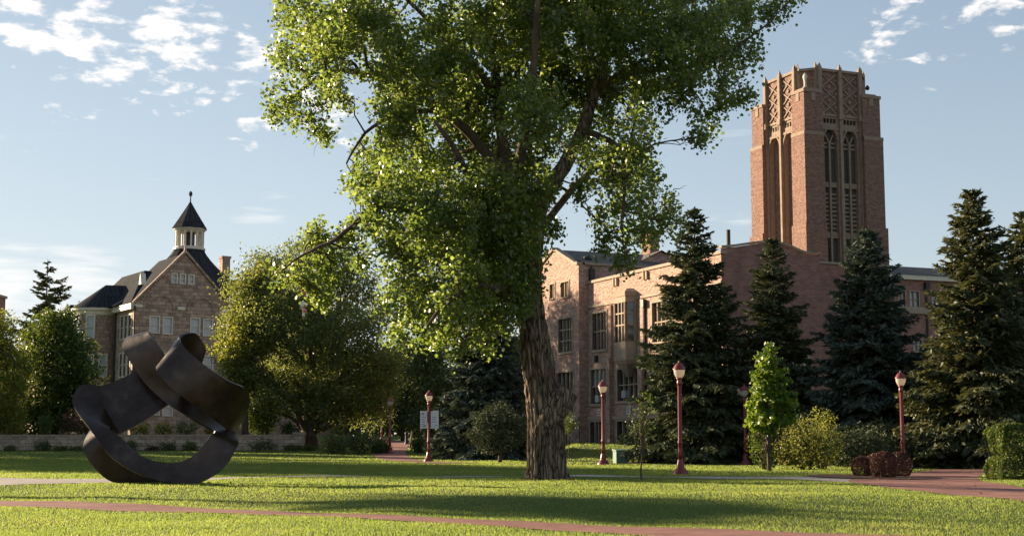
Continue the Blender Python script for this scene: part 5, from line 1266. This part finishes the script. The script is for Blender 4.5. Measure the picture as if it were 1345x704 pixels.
# a few bare twigs below the upper left limb
for x0, y0, x1, y1 in ((430, 150, 412, 205), (412, 150, 398, 190), (398, 160, 384, 178), (436, 110, 418, 160), (884, 250, 902, 244)):
    twig.tube(limb_pts(T(x0, y0), T(x1, y1), 0, 6, .15), [.018, .015, .012, .009, .006, .004], 4, cap=False)
twig.build('twigs', M['limb'], cw, True)
PER = 58
pts = spray(cs, PER, (.18, .18, .21)); pts[:, 2] -= np.abs(rng.normal(size=len(pts))) * .07
rn = np.clip(rng.random(len(pts)) * .8 + .1 + np.repeat(tones + rng.normal(size=len(cs)) * .16, PER), 0, 1)
leaf_mesh('crown', pts, np.full(len(pts), .126) * (.8 + .5 * rng.random(len(pts))), F['cottonwood'], cw, up_bias=.15, aspect=.85, rnd=rn)
NF = 420
fx = np.concatenate([rng.normal(1, 6, NF), rng.random(200) * 24 - 10]); fy = np.concatenate([rng.normal(45, 4, NF), 30 + rng.random(200) * 22])
fp = np.stack([fx, fy, gz_np(fx, fy) + .05], 1); dd = np.stack([rng.normal(size=len(fx)), rng.normal(size=len(fx)), rng.normal(size=len(fx)) * .15], 1)
M['dryleaf'] = foliage('fallen_leaf', [(0, (.16, .13, .03)), (1, (.30, .20, .06))], [(0, (.3, .22, .04)), (1, (.4, .26, .06))], .3, .3, .6)
tag(leaf_mesh('fallen_leaves', fp, np.full(len(fx), .09), M['dryleaf'], None, up_bias=4, dirs=dd), 'scattered fallen yellow leaves on the lawn', 'leaves', kind='stuff')

# torn red and white streamer caught in the low left branches; pale leaning post by the far path
M['streamer_red'] = noisy('red_cloth', (.55, .10, .10), (.75, .22, .2), 5, .8); M['streamer_white'] = noisy('white_cloth', (.62, .55, .48), (.75, .70, .62), 5, .8)
c0 = P(399, 399, 45.6); stn = empty('caught_streamer', c0, .3, 'torn red and white streamer snagged in the low left branches of the cottonwood', 'streamer'); stn.scale = (.8, .8, .8)
def strip(name, mat, x0, z0, x1, z1, w_, seed):
    vs, fs = [], []
    for i in range(9):
        t_ = i / 8; wv = .03 * math.sin(i * 1.3 + seed)
        for sgn in (-1, 1): vs.append((x0 + (x1 - x0) * t_ + sgn * w_ / 2 * (1 - .5 * t_) + wv, .05 * math.sin(i * 1.1 + seed * 2 + sgn * .4), z0 + (z1 - z0) * t_))
    k = len(vs); vs += [(x, y + .006, z) for x, y, z in vs]
    fs = [(2 * i, 2 * i + 1, 2 * i + 3, 2 * i + 2) for i in range(8)]; fs += [tuple(q + k for q in f[::-1]) for f in fs]
    mb = MB(); mb.add(vs, fs); mb.build(name, M[mat], stn)
strip('white_strip', 'streamer_white', -.08, .1, .03, -.52, .17, 1); strip('red_strip', 'streamer_red', .0, -.12, .06, -.36, .2, 2.2); strip('red_strip', 'streamer_red', -.03, .58, .05, .3, .13, 3.1); strip('white_strip', 'streamer_white', .1, .05, .05, -.3, .08, 4)
p = on_ground(538.5, 118); wp = empty('leaning_post', p, 0, 'pale slender leaning post beside the bend of the far path', 'post')
mb = MB(); mb.tube([(0, 0, -.1), (.08, 0, .6), (.18, 0, 1.35)], [.09, .085, .075], 8); mb.build('shaft', M['cutwood'], wp, True); mb = MB(); mb.lathe([(.085, 0), (.085, .05), (.03, .09)], 8, (.18, 0, 1.35)); mb.build('cap', M['limb'], wp, True)
# ------------------------------------------------------------------ spruces by the brick hall
def spruce_at(px, ybase, py_top, w_px, Y, mat, label, **kw):
    p = on_ground(px, Y); H = P(px, py_top, Y).z - p.z; Rm = w_px * Y / FPX / 2
    return conifer('spruce_tree', p, H, Rm, F[mat], label, group='tall spruces in front of the brick hall', **kw)
spruce_at(916, 600, 274, 205, 80, 'spruce', 'broad dark spruce behind the tall lamp post, hiding the right end of the facade', n_br=330, seed=1, power=.72)
spruce_at(1020, 590, 314, 165, 80.5, 'spruce', 'narrow dark spruce behind the bright young tree', n_br=270, seed=2, power=.7)
spruce_at(1146, 590, 303, 215, 77, 'blue', 'wide bluish spruce in front of the foot of the tower', n_br=330, seed=3, power=.68)
spruce_at(1288, 605, 250, 220, 67, 'olive', 'tall olive spruce with its left side lit golden, near the right edge', n_br=320, seed=4, power=.66)
spruce_at(1352, 605, 278, 190, 73, 'olive', 'olive spruce cut off by the right edge of the picture', n_br=260, seed=5, power=.66)
spruce_at(1232, 600, 455, 150, 74, 'spruce', 'short dark spruce between the bluish spruce and the tall olive one', n_br=170, seed=6, power=.6)
# dark blue spruce behind the trunk and conifer beyond the sandstone hall
p = on_ground(638, 92); conifer('spruce_tree', p, P(640, 395, 92).z - p.z, 78 * 92 / FPX, F['blue'], 'dark blue spruce behind the small crabapple, left of the great trunk', n_br=330, seed=7, power=.62, blade=.5, bw=.15)
p = on_ground(54, 215); conifer('spruce_tree', p, P(54, 341, 215).z - p.z, 8.5, F['spruce'], 'distant ragged spruce standing alone against the sky left of the sandstone hall', n_br=84, seed=8, power=.6, blade=.8, bw=.26, skirt=.2, dens=.6, droop=.2)

# ------------------------------------------------------------------ broadleaf trees
def lobes_px(px, Y, base, items, depth=.8):
    out = []
    for x, y, r, *d in items:
        q = P(x, y, Y) - base; rr_ = r * Y / FPX; out.append((q.x, (d[0] if d else random.uniform(-1, 1) * rr_ * 1.2), q.z, rr_, rr_ * 1.1, rr_ * .85))
    return out
# big elm left of centre: golden on its left flank, deep green to the right
Y = 117; b0 = on_ground(406, Y)
it = [(330, 385, 34, -2), (318, 430, 30, -1), (345, 350, 26, 0), (375, 345, 34, 1), (312, 470, 22, -2), (335, 480, 30, -3), (360, 420, 42, -3), (350, 500, 28, -1), (400, 390, 48, 0), (430, 350, 40, 2), (465, 370, 40, 1), (490, 410, 34, 2), (410, 450, 50, -2), (455, 440, 50, -3), (490, 470, 40, -1),
      (395, 505, 42, 0), (440, 505, 46, -2), (480, 520, 36, -1), (505, 500, 30, 1), (420, 420, 50, 3), (380, 470, 44, 4), (460, 490, 44, 4), (400, 325, 24, 2), (375, 520, 36, -2), (440, 538, 34, -2), (485, 545, 30, 0), (350, 530, 26, 0), (510, 470, 26, 1)]
broad_tree('elm_tree', b0, 17.5, lobes_px(406, Y, b0, it), F['elm'], 1900, 40, .21, (.44, .44, .30), .62, 'big spreading elm left of centre with golden left flank and dark right side', group=None)
b1 = on_ground(322, 115.2)
it = [(318, 440, 30, 0), (308, 470, 24, -1), (335, 400, 30, 1), (325, 375, 20, 1), (345, 360, 18, 0), (312, 500, 18, 0), (338, 450, 30, -1), (330, 500, 24, 0), (300, 455, 14, 0)]
broad_tree('ash_tree', b1, 14.5, lobes_px(322, 115.2, b1, it), F['gold'], 520, 30, .22, (.42, .42, .3), .25, 'golden green tree standing against the right end of the sandstone hall')
Y = 124; b2_ = on_ground(72, Y)
it = [(70, 440, 36, 0), (95, 455, 30, 0), (45, 445, 26, 1), (110, 490, 24, -1), (75, 480, 44, -1), (40, 480, 30, 1), (60, 520, 40, -1), (100, 520, 28, 0), (85, 425, 22, 0), (120, 515, 15, 0), (60, 552, 32, -1), (95, 552, 26, 0), (30, 540, 24, 0), (118, 545, 14, 0)]
broad_tree('maple_tree', b2_, 11.5, lobes_px(72, Y, b2_, it), F['green'], 950, 32, .24, (.46, .46, .34), .3, 'rounded mid green tree left of the round bay')
Y = 117; b3 = on_ground(8, Y)
it = [(5, 450, 24, 0), (12, 480, 28, 0), (-10, 470, 30, 1), (25, 500, 20, -1), (8, 520, 28, -1), (0, 425, 16, 0), (36, 480, 12, 0), (-20, 430, 26, 0), (12, 548, 24, 0), (-10, 550, 26, 0)]
broad_tree('linden_tree', b3, 10, lobes_px(8, Y, b3, it), F['gold'], 420, 30, .22, (.4, .4, .3), .22, 'golden leaved tree at the left edge beside the green one')
# woods behind the far path
for i, (px, Y, top, wpx_, lab, mt) in enumerate(((470, 165, 455, 70, 'dark leafy tree behind the big elm, left of the far path', 'dark'), (530, 178, 430, 80, 'dark leafy tree straight beyond the end of the far path', 'dark'), (588, 160, 445, 70, 'dark leafy tree to the right of the far path, behind the bannered lamp', 'dark'),
                                               (650, 170, 420, 90, 'dark leafy tree far behind the blue spruce', 'dark'), (425, 185, 430, 80, 'sunlit tree far behind the big elm trunk', 'green'), (560, 215, 420, 90, 'pale green tree farthest back between the dark ones', 'green'), (705, 150, 430, 80, 'dark leafy tree hidden behind the great trunk', 'dark'))):
    b_ = on_ground(px, Y); H = P(px, top, Y).z - b_.z; w_ = wpx_ * Y / FPX
    lo = [(random.uniform(-.5, .5) * w_, random.uniform(-.5, .5) * w_, H * random.uniform(.32, .86), w_ * .32, w_ * .32, H * .15) for q in range(9)] + [(random.uniform(-.5, .5) * w_, 0, H * .2, w_ * .3, w_ * .25, H * .12) for q in range(3)]
    broad_tree('woodland_tree', b_, H, lo, F[mt], 420, 26, .32, (.6, .6, .42), .28, lab, group='trees beyond the far path')
cs = []; tw = MB()
for i in range(46):
    x = -190 + i * 8.4 + random.uniform(-3, 3); y = 262 + random.uniform(-14, 14); h = random.uniform(11, 15); r_ = random.uniform(4, 6)
    tw.tube([(x, y, 0), (x, y, h * .5), (x + .4, y, h * .8)], [.35, .28, .12], 6)
    cs.append(clumps_in((x, y, gz(x, y) + h * .52), (r_, r_, h * .5), 90, .5))
ux = rng.random(3200) * 400 - 195; uy = 252 + rng.random(3200) * 20; cs.append(np.stack([ux, uy, gz_np(ux, uy) + rng.random(3200) * 5], 1))
cs = np.concatenate(cs); pts = spray(cs, 12, .7); pts = pts[pts[:, 2] > .5]
o = leaf_mesh('far_wood', pts, np.full(len(pts), 1.15), F['dark']); tag(o, 'far belt of trees closing the view beyond the lawns', 'woodland', kind='stuff'); tw.build('trunks', M['limb'], o, True)
# crabapple before the blue spruce
b_ = on_ground(657, 80.5); it = [(655, 548, 24, 0), (635, 560, 20, 0), (675, 558, 18, .3), (650, 575, 20, -.4), (668, 578, 16, 0), (640, 582, 14, 0), (686, 572, 10, 0), (620, 572, 10, 0)]
broad_tree('crabapple_tree', b_, 3.6, lobes_px(657, 80.5, b_, it), F['spruce'], 330, 26, .12, (.2, .2, .13), .13, 'small spreading crabapple, shade put into its leaves, in front of the blue spruce')  # spruce tone stands for the shade that falls on this tree
# bright young tree
b_ = ground_at(1011, 619); Y = b_.y
it = [(1010, 470, 15, 0), (1005, 490, 20, 0), (1020, 500, 20, .1), (1000, 510, 19, -.1), (1012, 525, 25, 0), (1030, 530, 16, 0), (995, 540, 20, 0), (1015, 552, 22, -.1), (1034, 550, 12, 0), (990, 558, 13, 0), (1012, 458, 8, 0), (1002, 566, 12, 0), (1042, 520, 6, 0)]
broad_tree('young_tree', b_, 5.2, lobes_px(1011, Y, b_, it), F['young'], 270, 15, .19, (.12, .12, .08), .085, 'slender young tree with glowing bright green leaves on the right lawn', shell=.4)
# thin sapling by the utility cabinet
b_ = ground_at(843, 631); Y = b_.y
it = [(845, 545, 15, 0), (838, 560, 15, 0), (852, 560, 14, 0), (842, 530, 12, 0), (856, 540, 10, 0), (835, 545, 11, 0), (846, 575, 11, 0), (828, 560, 7, 0), (850, 520, 7, 0)]
broad_tree('sapling', b_, 2.9, lobes_px(843, Y, b_, it), F['green'], 60, 6, .075, (.09, .09, .07), .035, 'thin sapling with sparse leaves on the lawn right of the great trunk', shell=.3)
b_ = on_ground(747, 82); it = [(747, 563, 9, 0), (752, 556, 7, 0), (741, 556, 7, 0), (748, 548, 6, 0)]
broad_tree('sapling', b_, 2.0, lobes_px(747, 82, b_, it), F['green'], 60, 10, .09, (.1, .1, .08), .03, 'tiny sapling peeping out just right of the great trunk', shell=.3)

# ------------------------------------------------------------------ shrubs
G = 'shrubs planted round the lawn'
def sh_px(name, px, Y, w_px, py_top, mat, n, leaf, label, cat='shrub', group=None, **kw):
    p = on_ground(px, Y); h = P(px, py_top, Y).z - p.z; r = w_px * Y / FPX / 2
    return bush(name, p, r, r * .9, h, F[mat], n, leaf, label, cat, group, **kw)
sh_px('yellow_shrub', 1058, 63, 88, 548, 'yellow', 5200, .10, 'large feathery yellow green shrub right of the bright young tree', sig=.13)
sh_px('yellow_shrub', 1080, 65, 50, 536, 'gold', 1700, .10, 'wispy yellow topped shrub rising behind the feathery one', sig=.14)
sh_px('green_shrub', 1004, 64, 46, 545, 'green', 2600, .10, 'upright green shrub directly behind the young tree trunk', sig=.11)
sh_px('juniper', 1120, 68, 110, 562, 'spruce', 5200, .14, 'low spreading dark juniper between the yellow shrub and the lamp post', sig=.16)
sh_px('juniper', 1165, 72, 90, 555, 'spruce', 3800, .14, 'dark juniper behind the lamp post by the bluish spruce', sig=.16)
BG = 'clipped russet barberry bushes in the mulch bed'
def barb(px, py, r_px, Y, lab):
    p = on_ground(px, Y); r = r_px * Y / FPX * .96; bush('barberry_bush', p, r, r * .95, r * 1.85, F['barberry'], int(9000 * (r / .5) ** 2), .04, lab, 'bush', BG, clipped=True)
barb(1131, 618, 14.5, 53.2, 'smallest clipped russet bush at the left of the cluster'); barb(1161, 617, 19.5, 51.8, 'largest clipped russet bush at the front of the cluster'); barb(1149, 608, 16, 55.0, 'clipped russet bush half hidden at the back of the cluster'); barb(1180, 612, 18, 54.0, 'clipped russet bush at the right of the cluster beside the lamp post')
p = P(1352, 600, 50); p.z = gz(p.x, p.y)
hd = empty('clipped_hedge', p, 0, 'clipped bright green hedge block at the right edge', 'hedge')
hp = []; NN = 26000; hx_, hy_, hz_ = 1.28, .9, P(1330, 556, 50).z - p.z
u = rng.random((NN, 3)) * 2 - 1; ax = rng.integers(0, 3, NN); sgn = np.where(rng.random(NN) < .5, -1, 1)
for k in range(3): u[ax == k, k] = sgn[ax == k] * (1 - .12 * rng.random((ax == k).sum()) ** 2)
u = np.sign(u) * np.abs(u); nn_ = np.array([mnoise.noise(Vector(q) * 2.3) for q in u]); u *= (1 + .15 * nn_)[:, None] * (1 - .10 * np.clip(u[:, 2:3], 0, 1) ** 2)
band = 1 - .20 * np.exp(-((u[:, 2] + .12) / .12) ** 2)
pts = u * np.array([hx_, hy_, hz_ / 2]) * np.stack([band, band, np.ones(NN)], 1); pts[:, 2] += hz_ / 2
leaf_mesh('foliage', pts, np.full(NN, .075), F['green'], hd)
mb = MB()
for k in range(6): mb.tube(limb_pts((-.9 + k * .36, random.uniform(-.3, .3), -.05), (-.95 + k * .38, random.uniform(-.4, .4), hz_ * .8), 0, 5, .05), [.04, .035, .03, .02, .012], 5)
mb.build('stem', M['limb'], hd, True)
# round shrub over the wall, shrubs at the wall's foot and planting above it
sh_px('round_shrub', 342, 116.5, 52, 522, 'green', 4600, .17, 'rounded green shrub above the right end of the long stone wall', sig=.2)
for px, w_, top, mt, lab in ((14, 12, 588, 'dark', 'small dark shrub at the wall foot by the left edge'), (56, 22, 579, 'dark', 'grey green shrub at the wall foot left of the sculpture'), (80, 22, 588, 'green', 'low green shrub at the wall foot, close left of the sculpture'), (100, 18, 589, 'dark', 'low dark shrub at the wall foot touching the sculpture outline'),
                        (171, 18, 579, 'dark', 'shrub at the wall foot framed on the left inside the sculpture loop'), (200, 14, 589, 'barberry', 'tiny russet shrub seen through the middle of the sculpture'), (220, 24, 579, 'dark', 'wide shrub at the wall foot seen through the sculpture'), (250, 22, 581, 'dark', 'shrub at the wall foot seen at the right inside the loop'),
                        (345, 42, 576, 'dark', 'wide dark shrub in front of the wall right of the sculpture'), (385, 26, 586, 'green', 'low shrub at the right end of the long wall'), (405, 24, 586, 'green', 'low green shrub in front of the elm trunk')):
    sh_px('wall_shrub', px, WALL_Y - 1.3, w_, top, mt, 700, .13, lab, 'shrub', 'shrubs along the foot of the stone wall', sig=.13)
for px, w_, top, mt, lab in ((440, 38, 570, 'dark', 'dark rounded shrub left of the far lamp post'), (475, 44, 566, 'dark', 'largest dark shrub beside the far lamp post'), (500, 26, 580, 'green', 'low shrub at the foot of the far lamp post'), (550, 14, 574, 'green', 'small shrub at the right edge of the far path')):
    sh_px('path_shrub', px, 106, w_, top, mt, 1500, .15, lab, 'shrub', 'shrubs beside the far path', sig=.16)
for px, w_, top, mt, lab in ((20, 22, 556, 'flower', 'yellow flowering plant above the wall near the left lamp'), (58, 20, 545, 'green', 'upright green plant above the wall left of the sculpture'), (92, 34, 540, 'redbrown', 'russet shrub above the wall touching the left loop of the sculpture'), (150, 22, 560, 'flower', 'flower clump above the wall at the left inside the loop'), (185, 30, 556, 'flower', 'tall yellow flower clump seen through the sculpture'),
                        (214, 30, 557, 'flower', 'wide yellow flower clump seen through the middle of the loop'), (245, 30, 554, 'green', 'green clump above the wall at the right inside the loop'), (278, 26, 556, 'flower', 'flower clump above the wall right of the loop'), (300, 26, 550, 'green', 'green plant above the wall beside the rounded shrub'), (380, 24, 556, 'green', 'green plant above the right end of the wall'), (118, 26, 556, 'redbrown', 'russet plant above the wall just left of the loop opening')):
    sh_px('flower_clump', px, WALL_Y + 2.2, w_, top, mt, 800, .14, lab, 'plant', 'planting on the terrace above the wall', sig=.15, stems=False)

# wood standing to the left, out of the picture, that shades the far lawn
cs = []
tw = MB()
for i in range(15):
    x = -62 - 1.1 * i + random.uniform(-3, 3); y = 92 + i * 4.4; h = random.uniform(13, 17) + (5 if i <= 7 else 0)
    tw.tube([(x, y, 0), (x, y, h * .5), (x + .4, y, h * .8)], [.35, .28, .12], 7)
    cs.append(clumps_in((x, y, h * .58), (3.6, 3.6, h * .42), 220, .5))
for (x, y, zc, r_, hz) in ((-39, 57, 11.2, 2.2, 1.5), (-57, 85.5, 13.5, 3.8, 6.2), (-59, 91, 13.8, 4, 6.5), (-57, 97, 13.8, 4, 6.5), (-60, 102, 13, 4, 6.5)):
    tw.tube([(x, y, 0), (x, y, zc * .6), (x + .4, y, zc)], [.3, .24, .1], 7); cs.append(clumps_in((x, y, zc), (r_, r_, hz), 200 if zc > 11.5 else 60, .4))
cs = np.concatenate(cs); pts = spray(cs, 14, .5)
o = leaf_mesh('woodland', pts, np.full(len(pts), .5), F['dark']); tag(o, 'dense belt of leafy trees standing to the left of the lawn', 'woodland', kind='stuff')
o2 = tw.build('trunks', M['limb'], o, True)
